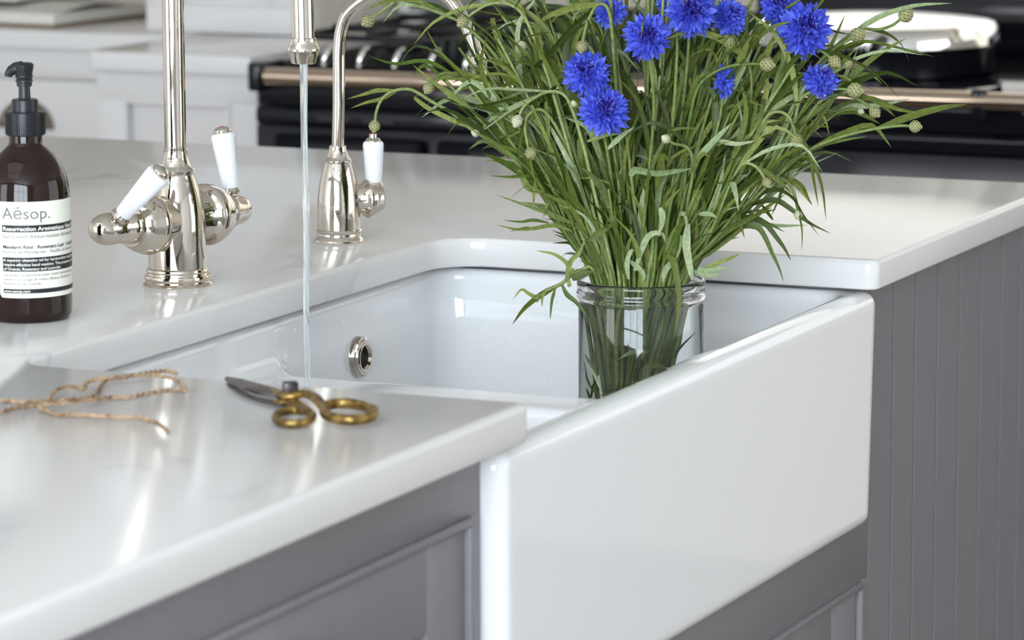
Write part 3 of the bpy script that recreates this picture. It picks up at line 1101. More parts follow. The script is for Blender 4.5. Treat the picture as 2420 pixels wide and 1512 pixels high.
for k in range(4):
    a0 = TX + .0235 + k * (XB - .004 - TX - .0235) / 4
    a1 = TX + .0235 + (k + 1) * (XB - .004 - TX - .0235) / 4
    bm = bm_box((a0 + .001, TY0, .001), (a1 - .001, TY0 + .0115, 1.3))
    ed = [e for e in bm.edges if abs(e.verts[0].co.z - e.verts[1].co.z) > .1 and all(abs(v.co.y - TY0) < 1e-5 for v in e.verts)]
    bmesh.ops.bevel(bm, geom=ed, offset=.003, segments=2, profile=.5, affect='EDGES')
    obj('side_board', bm, M_TAUPE, cab)

# book, notebook and case on the left counter
c0 = at_z(128, 68, 0)
ba = (at_z(322, 44, 0) - c0)
ba.z = 0
bdir = ba.normalized()
bn = Vector((-bdir.y, bdir.x, 0))
book = thing('book', 'thick cream-paged book with a brown cover lying on the back counter', 'book', c0)


def obox(name, u0, u1, v0, v1, z0, z1, mt, par, bev=.001):
    bm = bm_box((u0, v0, z0), (u1, v1, z1), bev)
    M_ = Matrix.Identity(4)
    for i in range(3):
        M_[i][0], M_[i][1] = bdir[i], bn[i]
    bm.transform(M_)
    o = obj(name, bm, mt, par)
    smooth(o, 40)
    return o


obox('back_cover', 0, .30, 0, .26, .0, .0055, M_KRAFT, book, .001)
obox('page_block', .004, .296, .004, .256, .0055, .0235, M_PAPER, book, .002)
# gently arched top leaf
bm = bmesh.new()
gr_ = []
for i in range(13):
    u = .004 + .292 * i / 12
    z = .0237 + .012 * math.sin(math.pi * min(i / 12 * 1.15, 1)) ** 1.5
    gr_.append([bm.verts.new(bdir * u + bn * v + Vector((0, 0, z))) for v in (.004, .13, .256)])
for a_, b_ in zip(gr_, gr_[1:]):
    for k in range(2):
        bm.faces.new((a_[k], b_[k], b_[k + 1], a_[k + 1]))
o = obj('arched_pages', bm, M_PAPER, book)
smooth(o)
sm_ = o.modifiers.new('thick', 'SOLIDIFY')
sm_.thickness = .0008
nb = thing('notebook', 'thin black notebook lying on the cream book, at its far corner', 'notebook', c0 + Vector((0, 0, .0362)))
obox('cover', .06, .26, .120, .30, .0, .003, M_BLACKP, nb, .0008)
obox('pages', .063, .257, .123, .297, .003, .013, M_PAPER, nb, .0008)
obox('cover', .06, .26, .120, .30, .013, .015, M_BLACKP, nb, .0008)
cs_ = thing('leather_case', 'tan leather case lying on the counter behind the cream book', 'case', at_z(268, 22, 0))
obox('case_body', 0, .06, 0, .13, .0, .060, M_LEATHER, cs_, .012)
obox('flap', -.003, .063, .040, .133, .045, .063, M_LEATHER, cs_, .005)

# picture leaning on the wall between cabinet and cooker
pf = thing('picture_frame', 'small white frame with a grey print, standing between tall cabinet and cooker', 'frame')
y0, y1 = at_x(1146, 40, 3.32).y, at_x(944, 40, 3.32).y
box('backing', (3.335, y0, .0), (3.342, y1, .22), M_WHITE, pf)
box('frame_rail', (3.318, y0, .0), (3.335, y1, .024), M_WHITE, pf, .002)
box('frame_rail', (3.318, y0, .196), (3.335, y1, .22), M_WHITE, pf, .002)
box('frame_stile', (3.318, y1 - .018, .024), (3.335, y1, .196), M_WHITE, pf, .002)
box('frame_stile', (3.318, y0, .024), (3.335, y0 + .006, .196), M_WHITE, pf, .002)
box('print', (3.330, y0 + .006, .024), (3.3345, y1 - .018, .196), M_PIC, pf)

# range cooker
ck = thing('range_cooker', 'long black enamel range cooker with a chrome rail, gas hob and domed lids', 'cooker')
KX = 2.620
KY1, KY0, KM = 1.640, -.55, 1.03        # left end, right end, joint of the two modules
KB = XB - .06
ZC = -.012
box('body', (KX + .03, KY0, FLOOR + .06), (KB, KY1, ZC - .012), M_ENAMEL, ck, .004)
box('plinth', (KX + .08, KY0, FLOOR), (KB, KY1, FLOOR + .06), M_ENAMEL, ck)
o = box('hob_top', (KX + .005, KM + .001, ZC - .014), (KB, KY1, ZC), M_HOB, ck, .006, 3)
o = box('hotplate_top', (KX + .005, KY0, ZC - .014), (KB, KM - .001, ZC), M_ENAMEL, ck, .006, 3)
box('upstand', (KB - .03, KM + .001, ZC), (KB, KY1 - .09, .042), M_IRON, ck, .003)
box('upstand', (KB - .03, KY0, ZC), (KB, KM - .001, .080), M_ENAMEL, ck, .003)
box('control_panel', (KX + .012, KM + .002, -.074), (KX + .031, KY1 - .002, ZC - .014), M_ENAMEL, ck, .003)
box('control_panel', (KX + .012, KY0, -.074), (KX + .031, KM - .002, ZC - .014), M_ENAMEL, ck, .003)
box('front_panel', (KX, KM + .002, -.106), (KX + .031, KY1, -.076), M_ENAMEL, ck, .008, 4)
box('front_panel', (KX, KY0, -.106), (KX + .031, KM - .002, -.076), M_ENAMEL, ck, .008, 4)
box('oven_frame', (KX + .006, KM + .002, FLOOR + .08), (KX + .031, KY1, -.107), M_ENAMEL, ck, .003)
box('oven_frame', (KX + .006, KY0, FLOOR + .08), (KX + .031, KM - .002, -.107), M_ENAMEL, ck, .003)
for y0, y1, zt in ((1.34, 1.60, -.118), (1.06, 1.315, -.118), (.575, .985, -.148), (.085, .505, -.148), (-.42, .02, -.148)):
    bm = bm_box((KX - .016, y0, -.52), (KX + .0065, y1, zt), .010, 4)
    d = obj('oven_door', bm, M_DOOR, ck)
    smooth(d, 40)
    hb = box('door_vent', (KX - .0175, y0 + .06, zt - .022), (KX - .0155, y1 - .06, zt - .014), M_IRON, d)
for y in (1.50, 1.42, 1.22, 1.14):
    box('vent_slot', (KX - .001, y - .028, -.097), (KX + .002, y + .028, -.088), M_SHADOWGAP, ck, .0006)
# towel rail
RX = 2.556
tube('towel_rail', [(RX, 1.583, -.0215), (RX, .5, -.0185), (RX, -.6, -.0155)], 0.0138, M_RAIL, ck, 24)
for y in (1.600, .42, -.45):
    bm = bm_box((RX - .012, y - .012, -.046), (KX + .014, y + .012, .000), .006, 3)
    o = obj('rail_bracket', bm, M_ENAMEL, ck)
    smooth(o, 40)
lathe('rail_badge', [(0, 0), (.0075, 0), (.0068, .002), (0, .0024)], M_RED, ck, 20, at_x(1226, 214, KX + .011), (-1, 0, 0))
# control levers on the hob front: curved chrome bars on black knobs
for i in range(6):
    p = at_x(772 + 83.5 * i, 150 + 1.6 * i, KX + .02)
    p = Vector((KX + .030, p.y, ZC))
    kb = lathe('hob_knob', [(0, 0), (.015, 0), (.0155, .003), (.0125, .006), (.0115, .014), (.0105, .016), (0, .0165)], M_IRON, ck, 24, p)
    a = [p + Vector(q) for q in ((-.0165, .002, .003), (-.0160, .0012, .011), (-.0130, -.001, .021), (-.007, -.004, .029), (.000, -.007, .032))]
    q_ = spline(a, 5)
    o = tube('knob_lever', q_, [.0045 * math.sin(math.pi * (.18 + .72 * k / (len(q_) - 1))) ** .6 for k in range(len(q_))], M_CHROME, kb, 12)
    o = lathe('lever_ball', [(.0048 * math.sin(math.pi * k / 8), -.0048 * math.cos(math.pi * k / 8)) for k in range(9)], M_CHROME, kb, 16, p + Vector((-.0165, .002, .0035)))
# pan supports
for cy in (1.475, 1.20):
    bm = bmesh.new()
    y0, y1, x0, x1 = cy - .128, cy + .128, KX + .085, KB - .10
    zt = .034
    for y in (y0, y1):
        bm_box((x0, y - .005, zt - .010), (x1, y + .005, zt), .002, 2, bm)
    for x in (x0, (x0 + x1) / 2, x1):
        bm_box((x - .005, y0, zt - .010), (x + .005, y1, zt), .002, 2, bm)
    for x in (x0, x1):
        for y in (y0, y1):
            bm_box((x - .006, y - .006, ZC), (x + .006, y + .006, zt), .002, 2, bm)
    for x in ((x0 * 3 + x1) / 4, (x0 + 3 * x1) / 4):
        for dx, dy in ((1, 0), (-1, 0), (0, 1), (0, -1)):
            if dx:
                bm_box((min(x + dx * .03, x + dx * .13), cy - .005, zt - .006), (max(x + dx * .03, x + dx * .13), cy + .005, zt + .006), .002, 2, bm)
            else:
                bm_box((x - .005, min(cy + dy * .03, cy + dy * .128), zt - .006), (x + .005, max(cy + dy * .03, cy + dy * .128), zt + .006), .002, 2, bm)
    o = obj('pan_support', bm, M_IRON, ck)
    smooth(o, 40)
    for x in ((x0 * 3 + x1) / 4, (x0 + 3 * x1) / 4):
        lathe('burner', [(0, ZC), (.045, ZC), (.043, ZC + .010), (.030, ZC + .012), (.032, ZC + .020), (.028, ZC + .023), (0, ZC + .0235)], M_IRON, ck, 32, (x, cy, 0))
# raised rear ledge of the gas hob
box('hob_ledge', (KB - .12, KM + .02, ZC), (KB - .03, KY1 - .12, .020), M_IRON, ck, .004)
# domed lids
for cy in (.700, .250):
    cx, R_ = 2.905, .198
    bz_ = lathe('lid_base', [(0, ZC), (R_ - .012, ZC), (R_ - .006, ZC + .004), (R_ - .006, ZC + .038), (R_ - .002, ZC + .044), (0, ZC + .044)], M_ENAMEL, ck, 72, (cx, cy, 0))
    prof = [(0, .033), (R_ - .001, .033), (R_, .035), (R_ - .0015, .046), (R_ - .005, .060), (R_ - .010, .0655), (R_ - .022, .0690)]
    for k in range(1, 9):
        r_ = (R_ - .022) * (1 - k / 8)
        prof.append((r_, .0690 + .009 * (1 - (r_ / (R_ - .022)) ** 2)))
    ld = lathe('lid', prof, M_CHROME, ck, 96, (cx, cy, 0), (0, 0, 1), 30)
    ld['label'] = 'chrome domed hotplate lid'
    # bracket and coil handle on the front of the lid
    hx = cx - R_ - .022
    for dy in (-.075, .075):
        bm = tube_bm([(cx - R_ + .02, cy + dy, .050), (hx + .01, cy + dy, .046), (hx, cy + dy, .038)], [.009, .008, .007], 10)
        o = obj('lid_bracket', bm, M_IRON, ld)
        smooth(o, 40)
    pts = []
    for k in range(15 * 12 + 1):
        a = 2 * math.pi * k / 12
        pts.append((hx + .0065 * math.cos(a), cy - .072 + .144 * k / 180, .040 + .0065 * math.sin(a)))
    tube('coil_handle', pts, .0016, M_CHROME, ld, 6)
    tube('handle_core', [(hx, cy - .074, .040), (hx, cy + .074, .040)], .0035, M_IRON, ld, 10)

# ------------------------------------------------------------------ jar with water
JAR = Vector((.600, .152, -.2385))
jar = thing('glass_jar', 'clear glass jar with a thick rim holding the cornflowers, standing in the sink', 'jar', JAR)
zj = -JAR.z
lathe('jar_glass', [(0, 0), (.050, 0), (.0562, .0022), (.0590, .009), (.0590, zj - .0165), (.0580, zj - .0140), (.0584, zj - .0125), (.0604, zj - .0115), (.0612, zj - .0085), (.0606, zj - .0052), (.0597, zj - .0035), (.0600, zj - .001), (.0606, zj + .002),
                    (.0604, zj + .0050), (.0592, zj + .0066), (.0572, zj + .0066), (.0562, zj + .0048), (.0574, zj - .012), (.0574, .012), (.0500, .0065), (0, .006)], M_GLASS, jar, 96, (0, 0, 0), (0, 0, 1), 60)
WZ = zj - .0125
o = lathe('water', [(0, .0056), (.0500, .0061), (.0576, .0116), (.0576, WZ + .0012), (.0570, WZ), (0, WZ)], M_WATER, jar, 96, (0, 0, 0), (0, 0, 1), 60)
o['label'] = 'clear water in the jar'

# ------------------------------------------------------------------ cornflowers
DJ = (Vector((JAR.x, JAR.y, 0)) - CAM).dot(FW)
PXM = FPX / DJ
rf = random.Random(11)
VIEW = FW.copy()
FH = Vector((FW.x, FW.y, 0)).normalized()


def floret_mesh(seed):
    r_ = random.Random(seed)
    bm = bmesh.new()
    L = 1.0
    n_ = 6
    ring0 = [bm.verts.new((.030 * math.cos(2 * math.pi * k / n_), .030 * math.sin(2 * math.pi * k / n_), 0)) for k in range(n_)]
    ring1 = [bm.verts.new((.055 * math.cos(2 * math.pi * k / n_), .055 * math.sin(2 * math.pi * k / n_), .45)) for k in range(n_)]
    ring2 = [bm.verts.new((.13 * math.cos(2 * math.pi * k / n_), .13 * math.sin(2 * math.pi * k / n_), .66)) for k in range(n_)]
    for a_, b_ in ((ring0, ring1), (ring1, ring2)):
        for k in range(n_):
            k2 = (k + 1) % n_
            bm.faces.new((a_[k], a_[k2], b_[k2], b_[k]))
    for k in range(n_):
        k2 = (k + 1) % n_
        a = 2 * math.pi * (k + .5) / n_ + r_.uniform(-.12, .12)
        l_ = r_.uniform(.85, 1.1)
        mid = bm.verts.new((.205 * math.cos(a) * l_, .205 * math.sin(a) * l_, .80 * l_ + .02))
        ml = bm.verts.new((.225 * math.cos(a - .36) * l_, .225 * math.sin(a - .36) * l_, .83 * l_))
        mr = bm.verts.new((.225 * math.cos(a + .36) * l_, .225 * math.sin(a + .36) * l_, .83 * l_))
        tip = bm.verts.new((.30 * math.cos(a) * l_, .30 * math.sin(a) * l_, 1.04 * l_))
        bm.faces.new((ring2[k], mid, ml))
        bm.faces.new((ring2[k], ring2[k2], mid))
        bm.faces.new((ring2[k2], mr, mid))
        bm.faces.new((ml, mid, tip))
        bm.faces.new((mid, mr, tip))
    me_ = bpy.data.meshes.new('floret')
    bm.to_mesh(me_)
    bm.free()
    for v in me_.vertices:
        if v.co.z > .5:
            v.co.x *= 1.4
            v.co.y *= 1.4
    me_.materials.append(M_PETAL)
    return me_


FLORETS = [floret_mesh(i) for i in range(4)]


def core_mesh():
    r_ = random.Random(5)
    bm = bmesh.new()
    for i in range(44):
        th = math.radians(34) * math.sqrt(r_.random())
        ph = r_.uniform(0, 6.28)
        d_ = Vector((math.sin(th) * math.cos(ph), math.sin(th) * math.sin(ph), math.cos(th)))
        a = d_ * .20
        b_ = d_ * r_.uniform(.72, .86) + Vector((r_.uniform(-.05, .05), r_.uniform(-.05, .05), 0))
        tube_bm([a, (a + b_) / 2, b_], [.03, .042, .024], 5, True, False, bm)
    me_ = bpy.data.meshes.new('disc_florets')
    bm.to_mesh(me_)
    bm.free()
    me_.materials.append(M_CORE)
    return me_


def anther_mesh():
    r_ = random.Random(6)
    bm = bmesh.new()
    for i in range(12):
        th = math.radians(36) * math.sqrt(r_.random())
        ph = r_.uniform(0, 6.28)
        d_ = Vector((math.sin(th) * math.cos(ph), math.sin(th) * math.sin(ph), math.cos(th)))
        lathe_bm([(0, -.02), (.016, 0), (0, .02)], 5, False, bm, Matrix.Translation(d_ * r_.uniform(.80, .88)))
    me_ = bpy.data.meshes.new('anthers')
    bm.to_mesh(me_)
    bm.free()
    me_.materials.append(M_POLLEN)
    return me_


CORE, ANTH = core_mesh(), anther_mesh()


def scale_ball(bm, rad, h, rows, per, z0=0.0, pinch=.25, tipmat=1):
    """ovoid covered by overlapping pointed scales; unit sizes in metres, stem at z0."""
    def prof(t):
        return rad * max(math.sin(math.pi * (.10 + .84 * t)) ** .75, .05)
    lathe_bm([(max(prof(k / 10) * .93, 0), z0 + h * k / 10) for k in range(11)], 12, True, bm)
    for i in range(rows):
        t0 = .02 + .82 * i / rows
        t1 = min(t0 + 1.35 / rows, 1.0)
        for k in range(per):
            a = 2 * math.pi * (k + .5 * (i % 2)) / per
            da = math.pi / per * 1.02

            def pt(t, an, lift):
                r_ = prof(t) + lift
                return bm.verts.new((r_ * math.cos(an), r_ * math.sin(an), z0 + h * t))
            tm = t0 * .35 + t1 * .65
            v = [pt(t0, a, .0001), pt(tm, a - da, .0002), pt(tm, a + da, .0002), pt(t1, a, .00055)]
            w_ = [pt(tm * .75 + t0 * .25, a, .00045)]
            bm.faces.new((v[0], w_[0], v[1]))
            bm.faces.new((v[0], v[2], w_[0]))
            f1 = bm.faces.new((v[1], w_[0], v[3]))
            f2 = bm.faces.new((w_[0], v[2], v[3]))
            if i % 2 == 0 or True:
                f1.material_index = tipmat
                f2.material_index = 0


def bud_mesh(rad, h, pale):
    bm = bmesh.new()
    scale_ball(bm, rad, h, 6, 8)
    for k in range(6):
        a = k * 1.05
        tube_bm([Vector((.0006 * math.cos(a), .0006 * math.sin(a), h * .9)), Vector((.0011 * math.cos(a), .0011 * math.sin(a), h * 1.06))], [.0006, .0003], 5, True, False, bm)
    me_ = bpy.data.meshes.new('bud')
    bm.to_mesh(me_)
    bm.free()
    me_.materials.append(M_BUDP if pale else M_BUD)
    me_.materials.append(M_BUD if pale else M_BUDTIP)
    return me_


BUD, BUD_S = bud_mesh(.0052, .0108, False), bud_mesh(.0039, .0085, True)
bm = bmesh.new()
scale_ball(bm, .0058, .0125, 6, 8)
CALYX = bpy.data.meshes.new('calyx')
bm.to_mesh(CALYX)
bm.free()
CALYX.materials.append(M_BUD)
CALYX.materials.append(M_BUDTIP)


def leaf(parent, base, pts, width, mt, roll=0.0, fold=.25, n_=7):
    """lanceolate folded ribbon through pts (world)."""
    Q = spline(pts, max(3, n_ // (len(pts) - 1) + 1))
    N = len(Q)
    bm = bmesh.new()
    rows = []
    side = None
    for i, p in enumerate(Q):
        t_ = (Q[min(i + 1, N - 1)] - Q[max(i - 1, 0)])
        t_ = t_.normalized() if t_.length > 1e-9 else Vector((0, 0, 1))
        if side is None:
            side = t_.cross(VIEW)
            side = side.normalized() if side.length > .15 else t_.orthogonal().normalized()
            side = Quaternion(t_, roll) @ side
        side = (side - t_ * side.dot(t_))
        side = side.normalized() if side.length > 1e-6 else t_.orthogonal().normalized()
        nr = side.cross(t_)
        t = i / (N - 1)
        w_ = width * .5 * max((min(1, .45 + 2.2 * t)) * (1 - t ** 2.2) ** .8, .02)
        rows.append((bm.verts.new(p - side * w_ - base), bm.verts.new(p + nr * (w_ * fold) - base), bm.verts.new(p + side * w_ - base)))
    for a_, b_ in zip(rows, rows[1:]):
        bm.faces.new((a_[0], a_[1], b_[1], b_[0]))
        bm.faces.new((a_[1], a_[2], b_[2], b_[1]))
    me_ = bpy.data.meshes.new('leaf')
    bm.to_mesh(me_)
    bm.free()
    for p in me_.polygons:
        p.use_smooth = True
    me_.materials.append(mt)
    return obj('leaf', me_, None, parent)


def pick_leaf(r_):
    q = r_.random()
    return M_LEAFP if q < .14 else (M_LEAFD if q < .50 else M_LEAF)


ZM = -.004   # height of the jar mouth


def stem_path(px, off, r_, mouth_off=None, lift=0.0):
    """px runs tip -> mouth. Returns world points bottom -> tip."""
    q = px[::-1]
    lens = [0]
    for a_, b_ in zip(q, q[1:]):
        lens.append(lens[-1] + math.hypot(a_[0] - b_[0], a_[1] - b_[1]))
    lat = (q[0][0] - 1515) / PXM
    lat = max(-.044, min(.044, lat))
    mx_ = math.sqrt(max(.046 ** 2 - lat ** 2, 0))
    mo = r_.uniform(-mx_, mx_) if mouth_off is None else max(-mx_, min(mx_, mouth_off))
    pts_ = []
    for (x, y), l_ in zip(q, lens):
        t = l_ / lens[-1]
        pts_.append(at_d(x, y, DJ + mo * (1 - t) + off * t))
    m0 = pts_[0]
    # the mouth point is kept inside the rim
    c2 = Vector((m0.x - JAR.x, m0.y - JAR.y))
    if c2.length > .047:
        c2 *= .047 / c2.length
    mouth = Vector((JAR.x + c2.x, JAR.y + c2.y, m0.z if -.03 < m0.z < .03 else .004))
    pts_[0] = mouth
    bl = Vector((-c2.x * .12 + r_.gauss(0, .008), -c2.y * .12 + r_.gauss(0, .008)))
    bl += Vector((-RT.x, -RT.y)) * .011
    bottom = Vector((JAR.x + bl.x, JAR.y + bl.y, JAR.z + .0085 + r_.uniform(0, .02)))
    if lift:
        bottom = bottom.lerp(mouth, lift)
    mid = bottom.lerp(mouth, .5)
    mid.x = bottom.x * .68 + mouth.x * .32
    mid.y = bottom.y * .68 + mouth.y * .32
    return [bottom, mid + Vector((r_.uniform(-.003, .003), r_.uniform(-.003, .003), 0))] + pts_


def add_leaves(root, base, path, r_, n_, t0=.42, t1=.95, lmin=.045, lmax=.105, wmin=.0034, wmax=.0080, spread=.5):
    N = len(path)
    for k in range(n_):
        t = t0 + (t1 - t0) * (k + r_.random()) / n_
        i = min(int(t * (N - 1)), N - 2)
        p = path[i]
        tg = (path[i + 1] - path[max(i - 1, 0)]).normalized()
        ou = Vector((r_.gauss(0, 1), r_.gauss(0, 1), r_.gauss(0, .4)))
        ou = (ou - tg * ou.dot(tg)).normalized()
        c = Vector((p.x - JAR.x, p.y - JAR.y, 0))
        if c.length > .01:
            ou = (ou + c.normalized() * .35).normalized()
        L = r_.uniform(lmin, lmax)
        k_ = min(1, max(.42, (p.z + .01) / .15))
        sp_ = r_.uniform(.08, spread) * k_
        d0 = (tg + ou * sp_).normalized()
        d1 = (tg + ou * (sp_ * 1.6) + Vector((0, 0, -1)) * r_.uniform(0, .6) * k_).normalized()
        d2 = (tg * .6 + ou * (sp_ * 2.2) + Vector((0, 0, -1)) * r_.uniform(0, 1.1) * k_).normalized()
        a = p + d0 * L * .35
        b_ = a + d1 * L * .35
        c_ = b_ + d2 * L * .35
        leaf(root, base, [p, a, b_, c_], r_.uniform(wmin, wmax), pick_leaf(r_), r_.uniform(-1.1, 1.1), .3)


BUD_K = 1.18


def make_stem(px, off, label, group=None, end=None, axis=None, size=1.0, nleaf=5, r0=.0021, r1=.0014, cat='flower', mouth_off=None, name='cornflower', seed=None, lt0=.42, lift=0.0):
    r_ = random.Random(seed if seed is not None else hash((px[0], len(px))) & 0xffff)
    ctl = stem_path(px, off, r_, mouth_off, lift)
    if end == 'flower':
        # the stem meets the head from below and behind
        ax_ = (RT * axis[0] + UP * axis[1] - FW * axis[2]).normalized()
        back = .0125 * size + .30 * .0200 * size
        tip0 = ctl[-1].copy()
        ctl[-1] = tip0 - ax_ * back
        ctl[-2] = ctl[-2] + FH * .020 * size
        ctl[-3] = ctl[-3] + FH * .008 * size
    path_ = spline(ctl, 5)
    base = path_[0].copy()
    root = thing(name, label, cat, base, group)
    N = len(path_)
    rs = [r0 + (r1 - r0) * i / (N - 1) for i in range(N)]
    o = obj('stem', tube_bm([p - base for p in path_], rs, 8), M_STEM, root)
    smooth(o, 60)
    tipd = (path_[-1] - path_[-3]).normalized()
    if end == 'flower':
        ax_ = (RT * axis[0] + UP * axis[1] - FW * axis[2]).normalized()
        R_ = .0200 * size
        q = Vector((0, 0, 1)).rotation_difference(ax_)
        hd_ = obj('flower_head', CALYX, None, root)
        hd_.rotation_mode = 'QUATERNION'
        hd_.rotation_quaternion = q
        tip = path_[-1] - base
        hd_.location = tip
        hd_.scale = (size,) * 3
        org = Vector((0, 0, .0115))
        Rl = R_ / size
        for row, (th, cnt, ln) in enumerate(((98, 11, .98), (78, 14, 1.04), (58, 13, .98), (40, 9, .90), (25, 5, .80))):
            for k in range(cnt):
                a = math.radians(th + r_.uniform(-8, 8))
                ph = 2 * math.pi * (k + .5 * (row % 2)) / cnt + r_.uniform(-.15, .15)
                d_ = Vector((math.sin(a) * math.cos(ph), math.sin(a) * math.sin(ph), math.cos(a)))
                f_ = obj('floret', FLORETS[r_.randrange(4)], None, hd_)
                f_.rotation_mode = 'QUATERNION'
                f_.rotation_quaternion = Vector((0, 0, 1)).rotation_difference(d_) @ Quaternion((0, 0, 1), r_.uniform(0, 6))
                f_.location = org
                s_ = Rl * ln * r_.uniform(.92, 1.06)
                f_.scale = (s_, s_, s_)
        for nm, me_ in (('disc_florets', CORE), ('anthers', ANTH)):
            f_ = obj(nm, me_, None, hd_)
            f_.location = org
            f_.scale = (Rl,) * 3
    elif end in ('bud', 'pale'):
        q = Vector((0, 0, 1)).rotation_difference(tipd)
        b_ = obj('bud', BUD if end == 'bud' else BUD_S, None, root)
        b_.rotation_mode = 'QUATERNION'
        b_.rotation_quaternion = q
        b_.location = path_[-1] - base - tipd * .0012
        b_.scale = (size * BUD_K,) * 3
    add_leaves(root, base, path_, r_, nleaf, lt0, .95 if end is None else .84)
    return root, base


FL = 'flower'
# blooms: tip first, then down to the jar
make_stem([(1530, 85), (1538, 160), (1546, 260), (1532, 420), (1518, 560), (1512, 655)], -.085, 'full blue cornflower facing forward at the top centre, largest round bloom', end=FL, axis=(.02, .05, 1), size=1.02, nleaf=5)
make_stem([(1385, 168), (1408, 240), (1432, 340), (1452, 470), (1462, 570), (1470, 660)], -.085, 'blue cornflower bloom just above another bloom, left of centre', end=FL, axis=(-.12, .45, .9), size=1.02, nleaf=5)
make_stem([(1430, 258), (1446, 330), (1462, 430), (1480, 540), (1490, 655)], -.090, 'lowest blue cornflower bloom, directly under another bloom', end=FL, axis=(.15, .25, .95), size=1.08, nleaf=3)
make_stem([(1440, 22), (1446, 110), (1462, 260), (1484, 450), (1496, 655)], -.03, 'blue cornflower bloom partly hidden by stems, above the left pair of blooms', end=FL, axis=(-.1, .7, .5), size=.75, nleaf=5)
make_stem([(1415, 78), (1436, 160), (1462, 300), (1484, 460), (1492, 655)], .03, 'small blue cornflower bloom glimpsed behind stems at upper left of the bouquet', end=FL, axis=(-.5, .3, .4), size=.62, nleaf=4)
make_stem([(1636, 24), (1628, 140), (1606, 320), (1572, 500), (1552, 655)], -.075, 'large blue cornflower bloom cut by the picture top, with a bud in front', end=FL, axis=(.1, .15, 1), size=1.12, nleaf=5)
make_stem([(1578, 2), (1580, 120), (1570, 320), (1548, 500), (1536, 655)], .01, 'blue cornflower bloom at the picture top, tucked left behind a larger bloom', end=FL, axis=(-.3, .5, .7), size=.55, nleaf=4)
make_stem([(1730, 36), (1722, 150), (1690, 330), (1620, 520), (1575, 655)], -.045, 'blue cornflower bloom leaning right between the large top bloom and the right pair', end=FL, axis=(.35, .35, .8), size=.82, nleaf=5)
make_stem([(1846, 12), (1822, 130), (1752, 330), (1656, 530), (1590, 655)], -.030, 'blue cornflower bloom touching the picture top, above the rightmost large bloom', end=FL, axis=(-.1, .35, .9), size=.92, nleaf=5)
make_stem([(1906, 64), (1868, 170), (1790, 340), (1680, 540), (1606, 655)], -.055, 'large blue cornflower bloom at the far upper right of the bouquet', end=FL, axis=(.12, .25, .95), size=1.18, nleaf=5)
make_stem([(1942, 184), (1902, 260), (1820, 390), (1702, 550), (1618, 655)], -.045, 'small half-open blue cornflower at the right side, below the far upper right bloom', end=FL, axis=(.25, .55, .7), size=.80, nleaf=5)
make_stem([(1722, 192), (1708, 270), (1668, 400), (1610, 540), (1570, 655)], -.03, 'blue cornflower seen side-on, half hidden deep in the right of the bouquet', end=FL, axis=(.95, .1, .25), size=.72, nleaf=4)
make_stem([(1570, 378), (1566, 440), (1552, 540), (1540, 655)], .030, 'tiny scrap of blue cornflower buried low in the middle of the bouquet', end=FL, axis=(.1, .4, .8), size=.35, nleaf=4)

# buds
BU = 'bud'
make_stem([(886, 288), (890, 262), (903, 234), (930, 215), (972, 212), (1020, 240), (1070, 268), (1112, 304), (1180, 346), (1250, 402), (1302, 470), (1342, 550), (1392, 650)], -.03, 'green bud hanging from the leftmost arching stem of the bouquet', end=BU, size=.85, nleaf=0)
make_stem([(880, 42), (900, 28), (935, 2), (985, -35), (1060, -50), (1140, -20), (1215, 80), (1290, 230), (1360, 420), (1425, 655)], .01, 'green bud in front of the swan-neck tap, nodding on a stem from above', end=BU, size=1.0, nleaf=1)
make_stem([(1018, 200), (1030, 184), (1055, 172), (1085, 184), (1130, 228), (1182, 280), (1216, 326), (1272, 400), (1330, 505), (1402, 655)], -.02, 'pale green bud against the cooker rail, nodding on an arched stem', end=BU, size=.85, nleaf=4)
make_stem([(1102, 44), (1122, 28), (1155, 10), (1196, 8), (1232, 30), (1260, 84), (1294, 180), (1336, 320), (1380, 480), (1432, 655)], -.03, 'green bud crossing the filter tap spout, on a stem arching left', end=BU, size=.9, nleaf=5)
make_stem([(1086, 32), (1110, 6), (1140, -30), (1200, -20), (1260, 90), (1330, 300), (1390, 500), (1440, 655)], .02, 'purple-tinged bud half hidden behind the filter tap spout bud', end=BU, size=.7, nleaf=4)
make_stem([(1232, 58), (1256, 62), (1300, 88), (1336, 150), (1372, 280), (1410, 440), (1448, 655)], .0, 'dark purplish bud on the upper left of the bouquet', end=BU, size=.8, nleaf=5)
make_stem([(1238, 116), (1250, 134), (1270, 180), (1300, 255), (1342, 352), (1386, 480), (1438, 655)], -.02, 'small pale bud pointing up-left, second row on the left side', end='pale', size=1, nleaf=5)
make_stem([(1279, 110), (1290, 140), (1312, 210), (1352, 340), (1400, 490), (1446, 655)], -.01, 'small pale bud just right of another small pale bud', end='pale', size=.8, nleaf=4)
make_stem([(1326, 86), (1342, 82), (1362, 96), (1380, 160), (1402, 300), (1432, 460), (1468, 655)], -.02, 'round green bud left of the nodding bud above the left bloom', end=BU, size=.85, nleaf=5)
make_stem([(1377, 100), (1382, 74), (1394, 40), (1414, 10), (1440, 30), (1452, 150), (1466, 350), (1488, 655)], -.055, 'round bud nodding straight down above the left bloom', end=BU, size=.9, nleaf=3)
make_stem([(1226, 276), (1238, 252), (1262, 232), (1300, 216), (1340, 232), (1372, 320), (1404, 450), (1450, 655)], -.045, 'pale bud curling under a bent leafy stem at the left of the bouquet', end='pale', size=1.1, nleaf=7)
make_stem([(1251, 352), (1245, 330), (1241, 298), (1250, 270), (1285, 262), (1330, 330), (1378, 470), (1428, 655)], -.04, 'bud hanging downward low at the left, over the worktop edge', end=BU, size=.9, nleaf=4)
